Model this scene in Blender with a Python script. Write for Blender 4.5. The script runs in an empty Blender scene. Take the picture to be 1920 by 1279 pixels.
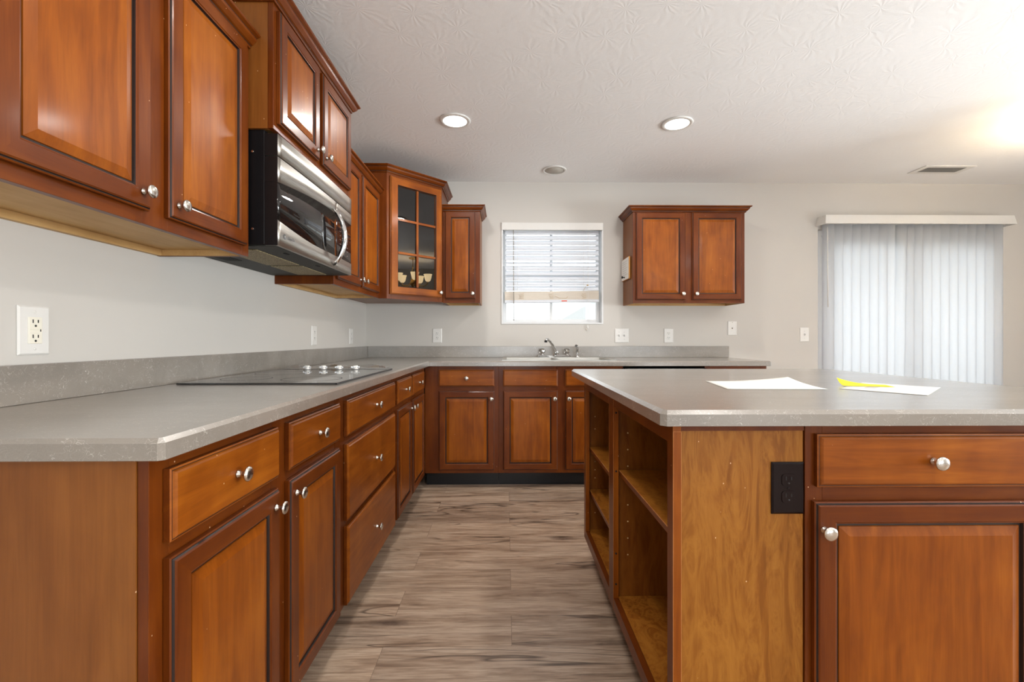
import bpy, bmesh, math, random
from mathutils import Vector, Matrix
random.seed(7)
PI = math.pi
S = bpy.context.scene
C = S.collection

# ------------------------------------------------------------------ camera
cam_d = bpy.data.cameras.new('camera')
cam_d.lens = 16.0; cam_d.sensor_width = 36.0; cam_d.sensor_fit = 'HORIZONTAL'
cam_d.shift_y = -4.1 / 1920
cam_d.clip_start = 0.05
cam = bpy.data.objects.new('camera', cam_d); C.objects.link(cam)
cam.location = (1.1996, -3.914, 1.0807)
cam.rotation_euler = (PI / 2, 0, -0.0131)
S.camera = cam

# ------------------------------------------------------------------ view, world, big lights
S.view_settings.view_transform = 'Standard'
S.view_settings.look = 'None'
S.view_settings.gamma = 1.0
S.view_settings.use_curve_mapping = False
S.view_settings.exposure = -0.25
S.cycles.use_denoising = True
S.cycles.max_bounces = 8
S.cycles.diffuse_bounces = 5
S.cycles.sample_clamp_indirect = 6.0
W = bpy.data.worlds.new('overcast_sky'); S.world = W; W.use_nodes = True
bg = W.node_tree.nodes['Background']
bg.inputs[0].default_value = (0.94, 0.97, 1.0, 1); bg.inputs[1].default_value = 4.0

CAN_COL = (1.0, 0.955, 0.90)
CAN_W = 11.5
CANS = [(0.885, -1.10), (2.27, -1.08), (1.10, -3.0), (2.27, -3.35), (0.885, -5.6), (2.27, -5.6), (4.4, -4.6), (4.4, -6.6)]  # first two fittings are seen, the rest are added as fill
REAR_FILL_W = 70.0
SIDE_W = 590.0
ROOM_X1, ROOM_Y0, CEIL = 5.95, -8.2, 2.43
def area(name, loc, rot, sx, sy, power, col, shape='RECTANGLE'):
    l = bpy.data.lights.new(name, 'AREA'); l.shape = shape; l.size = sx
    if shape == 'RECTANGLE': l.size_y = sy
    l.energy = power; l.color = col
    o = bpy.data.objects.new(name, l); C.objects.link(o); o.location = loc; o.rotation_euler = rot
    return o
# fill lamps added outside two made-up windows in the wall behind the camera
for k, wx in enumerate((1.5, 4.3)):
    area('added_window_fill', (wx, ROOM_Y0 - 0.35, 1.05), (PI / 2 + 0.75, 0, 0), 1.9, 1.7, REAR_FILL_W, (0.92, 0.96, 1.0))
# fill lamp added outside a made-up right-wall window, tilted up at the ceiling
area('added_window_fill', (ROOM_X1 + 0.40, -3.4, 0.95), (0, PI / 2 + 0.80, 0), 1.3, 2.4, SIDE_W, (0.96, 0.98, 1.0))
for k, (x, y) in enumerate(CANS):
    area('downlight_lamp', (x, y, CEIL - 0.012), (0, 0, 0), 0.145, 0, CAN_W, CAN_COL, 'DISK')

# ------------------------------------------------------------------ helpers
def lin(r, g, b):
    f = lambda c: (c / 255 / 12.92) if c <= 10 else ((c / 255 + 0.055) / 1.055) ** 2.4
    return (f(r), f(g), f(b), 1)

class NT:
    def __init__(s, name):
        s.m = bpy.data.materials.new(name); s.m.use_nodes = True
        s.t = s.m.node_tree; s.b = s.t.nodes['Principled BSDF']; s.o = s.t.nodes['Material Output']
    def n(s, typ, **kw):
        x = s.t.nodes.new(typ)
        for k, v in kw.items():
            if k.startswith('_'): setattr(x, k[1:], v)
            else: x.inputs[k.replace('__', ' ')].default_value = v
        return x
    def l(s, a, b): s.t.links.new(a, b)
    def ramp(s, src, stops, interp='LINEAR'):
        r = s.t.nodes.new('ShaderNodeValToRGB'); r.color_ramp.interpolation = interp
        e = r.color_ramp.elements
        while len(e) < len(stops): e.new(0.5)
        for i, (p, c) in enumerate(stops):
            e[i].position = p; e[i].color = c if len(c) == 4 else (*c, 1)
        s.l(src, r.inputs[0]); return r.outputs[0]
    def mix(s, fac, a, b, mode='MIX'):
        x = s.t.nodes.new('ShaderNodeMix'); x.data_type = 'RGBA'; x.blend_type = mode
        for sock, v in ((x.inputs[0], fac), (x.inputs[6], a), (x.inputs[7], b)):
            if hasattr(v, 'is_linked'): s.l(v, sock)
            else: sock.default_value = v
        return x.outputs[2]
    def math(s, op, a, b=0.0, c=None):
        x = s.t.nodes.new('ShaderNodeMath'); x.operation = op
        for i, v in enumerate((a, b) if c is None else (a, b, c)):
            if hasattr(v, 'is_linked'): s.l(v, x.inputs[i])
            else: x.inputs[i].default_value = v
        return x.outputs[0]
    def coords(s, scale=(1, 1, 1), rnd=0.0, src=None):
        if src is None:
            src = s.n('ShaderNodeTexCoord').outputs['Object']
        if rnd:
            oi = s.n('ShaderNodeObjectInfo')
            v = s.n('ShaderNodeVectorMath', _operation='SCALE'); v.inputs[0].default_value = (3.1, 5.7, 7.3)
            s.l(s.math('MULTIPLY', oi.outputs['Random'], rnd), v.inputs['Scale'])
            a = s.n('ShaderNodeVectorMath', _operation='ADD'); s.l(src, a.inputs[0]); s.l(v.outputs[0], a.inputs[1]); src = a.outputs[0]
        mp = s.n('ShaderNodeMapping'); mp.inputs['Scale'].default_value = scale; s.l(src, mp.inputs[0])
        return mp.outputs[0]
    def noise(s, vec, scale, detail=3, rough=0.5, dist=0.0):
        x = s.n('ShaderNodeTexNoise', Scale=scale, Detail=detail, Roughness=rough, Distortion=dist); s.l(vec, x.inputs['Vector'])
        return x.outputs['Fac']
    def bump(s, h, strength=0.2, dist=0.002):
        x = s.n('ShaderNodeBump', Strength=strength, Distance=dist); s.l(h, x.inputs['Height']); s.l(x.outputs[0], s.b.inputs['Normal'])

def plain(name, col, rough=0.5, metal=0.0, coat=0.0, spec=None, emit=None, es=0.0, noise=0.0):
    n = NT(name); n.b.inputs['Base Color'].default_value = col
    n.b.inputs['Roughness'].default_value = rough; n.b.inputs['Metallic'].default_value = metal
    n.b.inputs['Coat Weight'].default_value = coat
    if spec is not None: n.b.inputs['Specular IOR Level'].default_value = spec
    if emit: n.b.inputs['Emission Color'].default_value = emit; n.b.inputs['Emission Strength'].default_value = es
    v = n.coords((1, 1, 1), 1.0); f = n.noise(v, 30, 2)
    n.l(n.mix(noise if noise else 0.06, col, n.mix(f, (col[0] * .6, col[1] * .6, col[2] * .6, 1), (min(1, col[0] * 1.35), min(1, col[1] * 1.35), min(1, col[2] * 1.35), 1))), n.b.inputs['Base Color'])
    return n.m

def wood(name, dark, mid, light, axis='z', rough=0.36, figure=0.0, coat=0.25, vary=0.5, fleck=True):
    n = NT(name)
    sc = (1, 1, 0.09) if axis == 'z' else ((0.09, 1, 1) if axis == 'x' else (1, 0.09, 1))
    v = n.coords(sc, 4.0)
    grain = n.noise(v, 34, 5, 0.6, 0.6)
    fine = n.noise(n.coords((1, 1, 0.035) if axis == 'z' else ((0.035, 1, 1) if axis == 'x' else (1, 0.035, 1)), 4.0), 240, 3, 0.6)
    blotch = n.noise(n.coords((1, 1, 0.6), 4.0), 5.5, 3, 0.55, 0.4)
    base = n.ramp(grain, [(0.28, dark), (0.5, mid), (0.74, light)])
    bl = n.ramp(blotch, [(0.3, dark), (0.52, mid), (0.72, light)])
    col = n.mix(vary, base, bl)
    fi = n.ramp(fine, [(0.3, (0.72, 0.66, 0.6)), (0.55, (1, 1, 1))])
    col = n.mix(0.3, col, fi, 'MULTIPLY')
    if figure:
        fg = n.noise(n.coords((1.0, 1.0, 0.22), 4.0), 15, 4, 0.65, 3.2)
        fr = n.ramp(fg, [(0.40, (0, 0, 0)), (0.58, (1, 1, 1)), (0.66, (0.2, 0.2, 0.2))])
        col = n.mix(n.math('MULTIPLY', fr, figure), col, light)
    if fleck:
        vv = n.n('ShaderNodeTexVoronoi', Scale=24.0); n.l(n.coords((1, 1, 0.75), 4.0), vv.inputs['Vector'])
        fl = n.ramp(vv.outputs['Distance'], [(0.0, (1, 1, 1)), (0.024, (1, 1, 1)), (0.034, (0, 0, 0))])
        col = n.mix(fl, col, lin(225, 190, 150))
    n.l(col, n.b.inputs['Base Color'])
    n.b.inputs['Roughness'].default_value = rough
    n.b.inputs['Coat Weight'].default_value = coat * 0.6; n.b.inputs['Coat Roughness'].default_value = 0.13; n.b.inputs['Specular IOR Level'].default_value = 0.18
    n.bump(fine, 0.05, 0.001)
    return n.m

M = {}
# cherry stained maple
PD, PM, PL = (0.132, 0.028, 0.0020, 1), (0.242, 0.060, 0.0036, 1), (0.38, 0.113, 0.0085, 1)
FD, FM, FL = (0.074, 0.0140, 0.0014, 1), (0.128, 0.027, 0.0022, 1), (0.20, 0.050, 0.0040, 1)
M['panel_v'] = wood('cherry_panel_upright', PD, PM, PL, 'z')
M['panel_h'] = wood('cherry_drawer_crosswise', PD, PM, PL, 'x')
M['frame_v'] = wood('cherry_stile_upright', FD, FM, FL, 'z')
M['frame_h'] = wood('cherry_rail_crosswise', FD, FM, FL, 'x')
M['glaze'] = plain('dark_glaze_in_groove', (0.014, 0.005, 0.003, 1), 0.45)
M['wear'] = wood('worn_pale_edge', (0.35, 0.12, 0.03, 1), (0.5, 0.2, 0.06, 1), (0.72, 0.42, 0.2, 1), 'z', 0.45, coat=0.0)
M['side'] = wood('end_panel_veneer', (0.16, 0.050, 0.008, 1), (0.22, 0.072, 0.012, 1), (0.28, 0.10, 0.019, 1), 'z', 0.42)
M['island'] = wood('figured_island_veneer', (0.15, 0.045, 0.005, 1), (0.235, 0.078, 0.009, 1), (0.40, 0.165, 0.024, 1), 'z', 0.4, figure=0.5)
M['inner'] = wood('recess_shaded_veneer', (0.10, 0.026, 0.0032, 1), (0.165, 0.048, 0.0055, 1), (0.26, 0.088, 0.011, 1), 'z', 0.4, figure=0.35, fleck=False)  # shade of the deep recess is worked into this darker veneer colour
M['shelf'] = wood('shelf_veneer', (0.16, 0.045, 0.005, 1), (0.25, 0.08, 0.009, 1), (0.42, 0.17, 0.025, 1), 'x', 0.33, figure=0.6, fleck=False)
M['maple'] = wood('pale_maple_underside', lin(185, 145, 92), lin(202, 165, 112), lin(215, 182, 130), 'x', 0.5, coat=0.0, fleck=False)
M['black'] = plain('black_plastic', (0.007, 0.007, 0.008, 1), 0.28, spec=.25)
M['toe'] = plain('black_vinyl_kick', (0.009, 0.010, 0.012, 1), 0.2, spec=.4)
M['void'] = plain('dark_slot', (0.006, 0.005, 0.005, 1), 0.8)
M['white'] = plain('white_plastic', lin(226, 224, 220), 0.35)
M['vinyl'] = plain('white_vinyl', lin(224, 225, 226), 0.4)
M['vinyl_shade'] = plain('shaded_door_vinyl', lin(190, 186, 182), 0.5)  # grey copy of the vinyl with shade in its colour, unused
M['chrome'] = plain('chrome', (0.78, 0.78, 0.78, 1), 0.07, 1.0, noise=0.01)
M['nickel'] = plain('brushed_nickel', (0.66, 0.63, 0.58, 1), 0.24, 1.0, noise=0.02)
M['brass'] = plain('aged_brass', (0.55, 0.33, 0.1, 1), 0.25, 1.0)
M['brown'] = plain('brown_plastic', (0.009, 0.004, 0.004, 1), 0.22, spec=.2)
M['brown_dark'] = plain('brown_slot', (0.006, 0.004, 0.004, 1), 0.3)
M['paper'] = plain('white_paper', lin(244, 242, 236), 0.6)
M['paper_grey'] = plain('printed_grey_line', lin(200, 200, 200), 0.6)
M['yellow'] = plain('yellow_note', lin(245, 232, 40), 0.6)
M['orange'] = plain('orange_label', lin(225, 70, 20), 0.6)
M['beige'] = plain('beige_slat', lin(222, 213, 200), 0.5)
M['stain'] = plain('brown_frayed_cord', lin(190, 160, 110), 0.8)
def filt():
    n = NT('greasy_filter'); v = n.coords((1, 1, 1), 0)
    n.l(n.ramp(n.noise(v, 260, 3, 0.7), [(0.35, lin(70, 58, 36)), (0.5, lin(140, 125, 90)), (0.62, lin(190, 175, 140))]), n.b.inputs['Base Color']); n.b.inputs['Roughness'].default_value = .6
    return n.m
M['tan'] = filt()

M['wand'] = plain('clouded_wand', lin(150, 145, 135), 0.3)
M['graymetal'] = plain('grey_painted_metal', (0.024, 0.023, 0.019, 1), 0.6)
M['ink'] = plain('grey_ink', (0.12, 0.12, 0.12, 1), 0.5)
M['grille'] = plain('speaker_grille', lin(188, 183, 174), 0.7)
M['yellowwood'] = plain('pale_oak_board', lin(190, 130, 55), 0.5)

def steel():
    n = NT('brushed_stainless'); n.b.inputs['Metallic'].default_value = 1.0
    f = n.noise(n.coords((0.02, 1, 1), 0), 420, 2, 0.5)
    n.l(n.ramp(f, [(0.3, (0.40, 0.39, 0.36)), (0.7, (0.56, 0.54, 0.50))]), n.b.inputs['Base Color'])
    n.b.inputs['Roughness'].default_value = 0.36; n.bump(f, 0.03, 0.0005)
    return n.m
M['steel'] = steel()
M['legend'] = plain('faded_legend', (0.2, 0.13, 0.11, 1), 0.5)

def laminate(name, base, light, rough, mott=0.5):
    n = NT(name)
    v = n.coords((1, 1, 1), 0)
    big = n.noise(n.coords((0.5, 1.6, 1), 0), 3.0, 4, 0.6, 0.8)
    spk = n.noise(v, 420, 2, 0.6)
    f1 = n.noise(v, 62, 1.5, 0.45, 1.4)
    line = n.ramp(f1, [(0.487, (0, 0, 0)), (0.5, (1, 1, 1)), (0.513, (0, 0, 0))])
    f2 = n.noise(v, 30, 1, 0.4, 0.5)
    gate = n.ramp(f2, [(0.38, (0.1, 0.1, 0.1)), (0.55, (1, 1, 1))])
    c0 = n.mix(n.math('MULTIPLY', spk, mott), base, light)
    c0 = n.mix(n.ramp(big, [(0.35, (0, 0, 0)), (0.7, (0.6, 0.6, 0.6))]), c0, light)
    col = n.mix(n.math('MULTIPLY', n.math('MULTIPLY', line, gate), 0.42), c0, (0.78, 0.73, 0.66, 1))
    vo = n.n('ShaderNodeTexVoronoi', Scale=7.0); n.l(v, vo.inputs['Vector'])
    col = n.mix(n.ramp(vo.outputs['Distance'], [(0.0, (1, 1, 1)), (0.010, (1, 1, 1)), (0.016, (0, 0, 0))]), col, (0.85, 0.84, 0.82, 1))
    n.l(col, n.b.inputs['Base Color']); n.b.inputs['Roughness'].default_value = rough
    n.b.inputs['Coat Weight'].default_value = 1.0; n.b.inputs['Coat Roughness'].default_value = 0.2
    return n.m
M['lam'] = laminate('taupe_laminate', (0.17, 0.150, 0.128, 1), (0.325, 0.29, 0.252, 1), 0.28)

def wall_mat(name, col, stomp=False):
    n = NT(name)
    v = n.coords((1, 1, 1), 0)
    f = n.noise(v, 2.0, 3)
    n.l(n.mix(f, (col[0] * .96, col[1] * .96, col[2] * .96, 1), (min(1, col[0] * 1.03), min(1, col[1] * 1.03), min(1, col[2] * 1.03), 1)), n.b.inputs['Base Color'])
    n.b.inputs['Roughness'].default_value = 0.85
    if stomp:
        vo = n.n('ShaderNodeTexVoronoi', Scale=5.2); n.l(v, vo.inputs['Vector'])
        d = n.n('ShaderNodeVectorMath', _operation='SUBTRACT'); n.l(n.math('MULTIPLY', 1, 1), d.inputs[1])
        # star-shaped brush strokes radiating from each stomp centre
        sub = n.n('ShaderNodeVectorMath', _operation='SUBTRACT'); n.l(v, sub.inputs[0]); n.l(vo.outputs['Position'], sub.inputs[1])
        sep = n.n('ShaderNodeSeparateXYZ'); n.l(sub.outputs[0], sep.inputs[0])
        ang = n.math('ARCTAN2', sep.outputs['Y'], sep.outputs['X'])
        wob = n.noise(v, 9, 2)
        st = n.math('SINE', n.math('ADD', n.math('MULTIPLY', ang, 13.0), n.math('MULTIPLY', wob, 16.0)))
        fine = n.noise(v, 60, 4, 0.6, 0.6)
        h = n.math('ADD', n.math('MULTIPLY', st, 0.3), fine)
        n.bump(h, 0.16, 0.004)
    else:
        n.bump(n.noise(v, 160, 3), 0.08, 0.001)
    return n.m
M['wall'] = wall_mat('greige_wall_paint', (0.60, 0.573, 0.535, 1))
M['ceiling'] = wall_mat('textured_ceiling_paint', (0.90, 0.90, 0.90, 1), True)

def floor_mat():
    n = NT('weathered_vinyl_planks')
    tc = n.n('ShaderNodeTexCoord').outputs['Object']
    br = n.n('ShaderNodeTexBrick', _offset=0.37, _squash=1.0); n.l(tc, br.inputs['Vector'])
    br.inputs['Color1'].default_value = (0, 0, 0, 1); br.inputs['Color2'].default_value = (1, 1, 1, 1); br.inputs['Mortar'].default_value = (0.5, 0.5, 0.5, 1)
    br.inputs['Scale'].default_value = 1.0; br.inputs['Mortar Size'].default_value = 0.0009; br.inputs['Brick Width'].default_value = 1.22; br.inputs['Row Height'].default_value = 0.178; br.inputs['Bias'].default_value = 0.0
    sc = n.n('ShaderNodeVectorMath', _operation='SCALE'); sc.inputs['Scale'].default_value = 23.0; n.l(br.outputs['Color'], sc.inputs[0])
    ad = n.n('ShaderNodeVectorMath', _operation='ADD'); n.l(tc, ad.inputs[0]); n.l(sc.outputs[0], ad.inputs[1])
    P = ad.outputs[0]
    g1 = n.noise(n.coords((0.085, 1, 1), 0, P), 42, 7, 0.66, 0.9)
    g2 = n.noise(n.coords((0.045, 1, 1), 0, P), 190, 4, 0.65, 0.2)
    g3 = n.noise(n.coords((0.16, 1, 1), 0, P), 7, 3, 0.55, 1.8)
    c = n.ramp(g1, [(0.30, lin(104, 82, 66)), (0.42, lin(152, 128, 108)), (0.53, lin(184, 162, 141)), (0.70, lin(208, 190, 171))])
    c = n.mix(0.42, c, n.ramp(g3, [(0.34, lin(122, 99, 82)), (0.48, lin(176, 153, 132)), (0.64, lin(204, 185, 166))]))
    c = n.mix(0.5, c, n.ramp(g2, [(0.38, (0.42, 0.37, 0.33)), (0.54, (1, 1, 1))]), 'MULTIPLY')
    # long dark cracks along the grain and knots
    cr = n.noise(n.coords((0.12, 1, 1), 0, P), 5.5, 3, 0.55, 1.0)
    line = n.ramp(cr, [(0.478, (0, 0, 0)), (0.5, (1, 1, 1)), (0.512, (0, 0, 0))])
    gate = n.ramp(n.noise(n.coords((0.6, 1, 1), 0, P), 2.4, 2), [(0.44, (0, 0, 0)), (0.54, (1, 1, 1))])
    c = n.mix(n.math('MULTIPLY', n.math('MULTIPLY', line, gate), 0.8), c, lin(58, 42, 34))
    vo = n.n('ShaderNodeTexVoronoi', Scale=2.3); n.l(n.coords((0.55, 1.9, 1), 0, P), vo.inputs['Vector'])
    kd = n.math('ADD', vo.outputs['Distance'], n.math('MULTIPLY', n.noise(P, 40, 3), 0.06))
    kn = n.ramp(kd, [(0.06, (1, 1, 1)), (0.15, (0, 0, 0))])
    c = n.mix(n.math('MULTIPLY', kn, 0.75), c, lin(70, 54, 46))
    tone = n.ramp(br.outputs['Color'], [(0.0, (0.86, 0.85, 0.84)), (1.0, (1.08, 1.06, 1.03))])
    c = n.mix(1.0, c, tone, 'MULTIPLY')
    c = n.mix(n.math('MULTIPLY', br.outputs['Fac'], 0.55), c, lin(70, 56, 48))
    n.l(c, n.b.inputs['Base Color']); n.b.inputs['Roughness'].default_value = 0.42
    n.bump(g2, 0.12, 0.001)
    return n.m
M['floor'] = floor_mat()

def glass_mat(name, tint, refl=1.0, ior=1.5):
    n = NT(name); t = n.t
    tr = n.n('ShaderNodeBsdfTransparent'); tr.inputs[0].default_value = tint
    gl = n.n('ShaderNodeBsdfGlossy'); gl.inputs['Roughness'].default_value = 0.01; gl.inputs[0].default_value = (refl, refl, refl, 1)
    fr = n.n('ShaderNodeFresnel'); fr.inputs[0].default_value = ior
    mx = n.n('ShaderNodeMixShader'); n.l(fr.outputs[0], mx.inputs[0]); n.l(tr.outputs[0], mx.inputs[1]); n.l(gl.outputs[0], mx.inputs[2])
    n.l(mx.outputs[0], n.o.inputs[0]); return n.m
M['glass'] = glass_mat('clear_window_glass', (0.95, 0.97, 0.97, 1))
M['cabglass'] = glass_mat('shade_tinted_cabinet_glass', (0.13, 0.12, 0.11, 1), ior=1.75)  # dark tint stands in for the unlit cabinet interior
M['film'] = glass_mat('clear_plastic_film', (0.90, 0.90, 0.90, 1))
M['acrylic'] = glass_mat('clear_acrylic', (0.85, 0.84, 0.82, 1))

def translucent(name, col, amt):
    n = NT(name)
    df = n.n('ShaderNodeBsdfDiffuse'); df.inputs[0].default_value = col
    tl = n.n('ShaderNodeBsdfTranslucent'); tl.inputs[0].default_value = col
    v = n.noise(n.coords((1, 1, 0.3), 0), 40, 2); n.l(n.mix(v, (col[0] * .97, col[1] * .97, col[2] * .97, 1), col), df.inputs[0])
    mx = n.n('ShaderNodeMixShader'); mx.inputs[0].default_value = amt; n.l(df.outputs[0], mx.inputs[1]); n.l(tl.outputs[0], mx.inputs[2])
    n.l(mx.outputs[0], n.o.inputs[0]); return n.m
M['vane'] = translucent('translucent_white_vane', (0.92, 0.93, 0.95, 1), 0.74)
M['slat'] = translucent('white_blind_slat', (0.80, 0.83, 0.88, 1), 0.08)
M['ctop'] = plain('black_ceramic_glass', (0.014, 0.014, 0.015, 1), 0.06, coat=0.4)
M['mwglass'] = plain('dark_oven_glass', (0.010, 0.009, 0.009, 1), 0.03, coat=0.15)
M['mwpanel'] = plain('dark_brown_control_glass', (0.022, 0.008, 0.006, 1), 0.06)
M['bulb'] = plain('lit_lens', (1, 1, 1, 1), 0.5, emit=(1.0, 0.94, 0.85, 1), es=9.0)
M['shade'] = plain('lit_frosted_shade', (0.9, 0.8, 0.6, 1), 0.5, emit=(1.0, 0.74, 0.40, 1), es=8.0)

class MB:
    def __init__(s): s.v = []; s.f = []; s.m = []; s.sm = []; s.mats = []
    def mi(s, mat):
        if mat not in s.mats: s.mats.append(mat)
        return s.mats.index(mat)
    def face(s, idx, mat, smooth=False): s.f.append(idx); s.m.append(s.mi(mat)); s.sm.append(smooth)
    def add(s, vs): b = len(s.v); s.v += [tuple(v) for v in vs]; return b
    def box(s, x0, x1, y0, y1, z0, z1, mat, mats=None):
        b = s.add([(x, y, z) for z in (z0, z1) for y in (y0, y1) for x in (x0, x1)])
        for k, q in enumerate(((0, 2, 3, 1), (4, 5, 7, 6), (0, 1, 5, 4), (2, 6, 7, 3), (0, 4, 6, 2), (1, 3, 7, 5))):
            s.face([b + i for i in q], (mats or {}).get(k, mat))   # bottom top front(-y) back left right
        return s
    def hexa(s, pts, mat):
        b = s.add(pts)
        for q in ((0, 2, 3, 1), (4, 5, 7, 6), (0, 1, 5, 4), (2, 6, 7, 3), (0, 4, 6, 2), (1, 3, 7, 5)): s.face([b + i for i in q], mat)
        return s
    def lathe(s, prof, mat, org=(0, 0, 0), axis='-y', seg=24, smooth=True):
        ax = {'-y': Matrix(((1, 0, 0), (0, 0, -1), (0, 1, 0))), 'z': Matrix.Identity(3), '-z': Matrix(((1, 0, 0), (0, -1, 0), (0, 0, -1))),
              'x': Matrix(((0, 0, 1), (1, 0, 0), (0, 1, 0)))}[axis]
        o = Vector(org); rings = []
        for r, h in prof:
            if r < 1e-6: rings.append([s.add([o + ax @ Vector((0, 0, h))])])
            else:
                b = s.add([o + ax @ Vector((r * math.cos(2 * PI * k / seg), r * math.sin(2 * PI * k / seg), h)) for k in range(seg)])
                rings.append(list(range(b, b + seg)))
        for a, b in zip(rings, rings[1:]):
            for k in range(seg):
                k2 = (k + 1) % seg
                if len(a) == 1 and len(b) == 1: continue
                if len(a) == 1: s.face([a[0], b[k2], b[k]][::-1], mat, smooth)
                elif len(b) == 1: s.face([a[k], a[k2], b[0]], mat, smooth)
                else: s.face([a[k], a[k2], b[k2], b[k]], mat, smooth)
        if len(rings[0]) > 1: s.face(rings[0][::-1], mat)
        if len(rings[-1]) > 1: s.face(rings[-1], mat)
        return s
    def tube(s, pts, r, mat, seg=10):
        pts = [Vector(p) for p in pts]; rs = r if isinstance(r, (list, tuple)) else [r] * len(pts); rings = []
        up = Vector((0, 0, 1))
        for i, p in enumerate(pts):
            t = (pts[min(i + 1, len(pts) - 1)] - pts[max(i - 1, 0)]).normalized()
            ref = up if abs(t.dot(up)) < 0.95 else Vector((1, 0, 0))
            if i and abs(t.dot(a)) < 0.9: a = (a - t * a.dot(t)).normalized()
            else: a = t.cross(ref).normalized()
            bb = t.cross(a)
            base = s.add([p + (a * math.cos(2 * PI * k / seg) + bb * math.sin(2 * PI * k / seg)) * rs[i] for k in range(seg)])
            rings.append(list(range(base, base + seg)))
        for A, B in zip(rings, rings[1:]):
            for k in range(seg): s.face([A[k], A[(k + 1) % seg], B[(k + 1) % seg], B[k]], mat, True)
        s.face(rings[0][::-1], mat); s.face(rings[-1], mat)
        return s
    def prism(s, poly, z0, z1, mat, bev=0.0, bev_bottom=0.0):
        n = len(poly)
        rings = [(poly if not bev_bottom else inset(poly, bev_bottom), z0)]
        if bev_bottom: rings.append((poly, z0 + bev_bottom))
        rings.append((poly, z1 - bev) if bev else (poly, z1))
        if bev: rings.append((inset(poly, bev), z1))
        ids = [s.add([(x, y, z) for x, y in pl]) for pl, z in rings]
        for a, b in zip(ids, ids[1:]):
            for k in range(n): s.face([a + k, a + (k + 1) % n, b + (k + 1) % n, b + k], mat)
        s.face([ids[0] + k for k in range(n)][::-1], mat); s.face([ids[-1] + k for k in range(n)], mat)
        return s
    def sweep(s, path, prof, mat, mats=None):
        """open polyline in XY, outward = right-hand side, profile (out, z) closed"""
        n = len(path); rings = []
        P = [Vector(p) for p in path]
        for i, p in enumerate(P):
            def nr(a, b): d = (b - a).normalized(); return Vector((d.y, -d.x))
            if i == 0: o = nr(P[0], P[1])
            elif i == n - 1: o = nr(P[-2], P[-1])
            else:
                n1, n2 = nr(P[i - 1], p), nr(p, P[i + 1]); o = (n1 + n2); o = o / (1 + n1.dot(n2))
            base = s.add([(p.x + o.x * d, p.y + o.y * d, z) for d, z in prof]); rings.append(base)
        m = len(prof)
        for A, B in zip(rings, rings[1:]):
            for k in range(m):
                s.face([A + k, B + k, B + (k + 1) % m, A + (k + 1) % m], (mats or {}).get(k, mat))
        s.face([rings[0] + k for k in range(m)], mat); s.face([rings[-1] + k for k in range(m)][::-1], mat)
        return s
    def build(s, name, parent=None, bevel=0.0, loc=None, rot=None, seg=2):
        me = bpy.data.meshes.new(name); me.from_pydata(s.v, [], s.f)
        for m in s.mats: me.materials.append(M[m])
        for p, m, sm in zip(me.polygons, s.m, s.sm): p.material_index = m; p.use_smooth = sm
        bm = bmesh.new(); bm.from_mesh(me); bmesh.ops.recalc_face_normals(bm, faces=bm.faces); bm.to_mesh(me); bm.free()
        me.update()
        o = bpy.data.objects.new(name, me); C.objects.link(o)
        if parent: o.parent = parent
        if loc: o.location = loc
        if rot: o.rotation_euler = rot
        if bevel:
            b = o.modifiers.new('bevel', 'BEVEL'); b.width = bevel; b.segments = seg; b.limit_method = 'ANGLE'; b.angle_limit = 0.7; b.harden_normals = False
        return o

def inset(poly, d):
    n = len(poly); out = []
    for i in range(n):
        a, p, b = Vector(poly[i - 1]), Vector(poly[i]), Vector(poly[(i + 1) % n])
        d1 = (p - a).normalized(); d2 = (b - p).normalized()
        n1 = Vector((-d1.y, d1.x)); n2 = Vector((-d2.y, d2.x)); o = (n1 + n2) / max(0.2, 1 + n1.dot(n2))
        out.append((p.x + o.x * d, p.y + o.y * d))
    return out

def tag(o, label=None, cat=None, group=None, kind=None):
    if label: o['label'] = label
    if cat: o['category'] = cat
    if group: o['group'] = group
    if kind: o['kind'] = kind
    return o
def empty(name, loc, rz, label, cat, group=None):
    o = bpy.data.objects.new(name, None); o.empty_display_size = 0.1; C.objects.link(o)
    o.location = loc; o.rotation_euler = (0, 0, rz)
    return tag(o, label, cat, group)
def struct(o): o['kind'] = 'structure'; return o

# ------------------------------------------------------------------ setting
T = 0.14
mb = MB(); mb.box(-T, ROOM_X1 + T, ROOM_Y0 - T, T, -0.05, 0.0, 'floor'); struct(mb.build('floor'))
mb = MB(); mb.box(-T, ROOM_X1 + T, ROOM_Y0 - T, T, CEIL, CEIL + 0.05, 'ceiling'); struct(mb.build('ceiling'))
def wall_with_holes(name, along, a0, a1, p0, p1, holes, mat='wall'):
    mb = MB()
    cuts = sorted(holes); x = a0
    def bx(u0, u1, z0, z1):
        if u1 - u0 < 1e-4 or z1 - z0 < 1e-4: return
        if along == 'x': mb.box(u0, u1, p0, p1, z0, z1, mat)
        else: mb.box(p0, p1, u0, u1, z0, z1, mat)
    for (h0, h1, z0, z1) in cuts:
        bx(x, h0, 0, CEIL); bx(h0, h1, 0, z0); bx(h0, h1, z1, CEIL); x = h1
    bx(x, a1, 0, CEIL)
    return struct(mb.build(name))
WX0, WX1, WZ0, WZ1 = 1.159, 2.038, 1.207, 2.078
PX0, PX1, PZ1 = 3.905, 5.51, 2.03
wall_with_holes('wall_back', 'x', -T, ROOM_X1 + T, 0, T, [(WX0, WX1, WZ0, WZ1), (PX0, PX1, 0.0, PZ1)])
wall_with_holes('wall_left', 'y', ROOM_Y0 - T, 0, -T, 0, [])
wall_with_holes('wall_right', 'y', ROOM_Y0 - T, 0, ROOM_X1, ROOM_X1 + T, [(-4.7, -2.1, 0.85, 2.25)])
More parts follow.
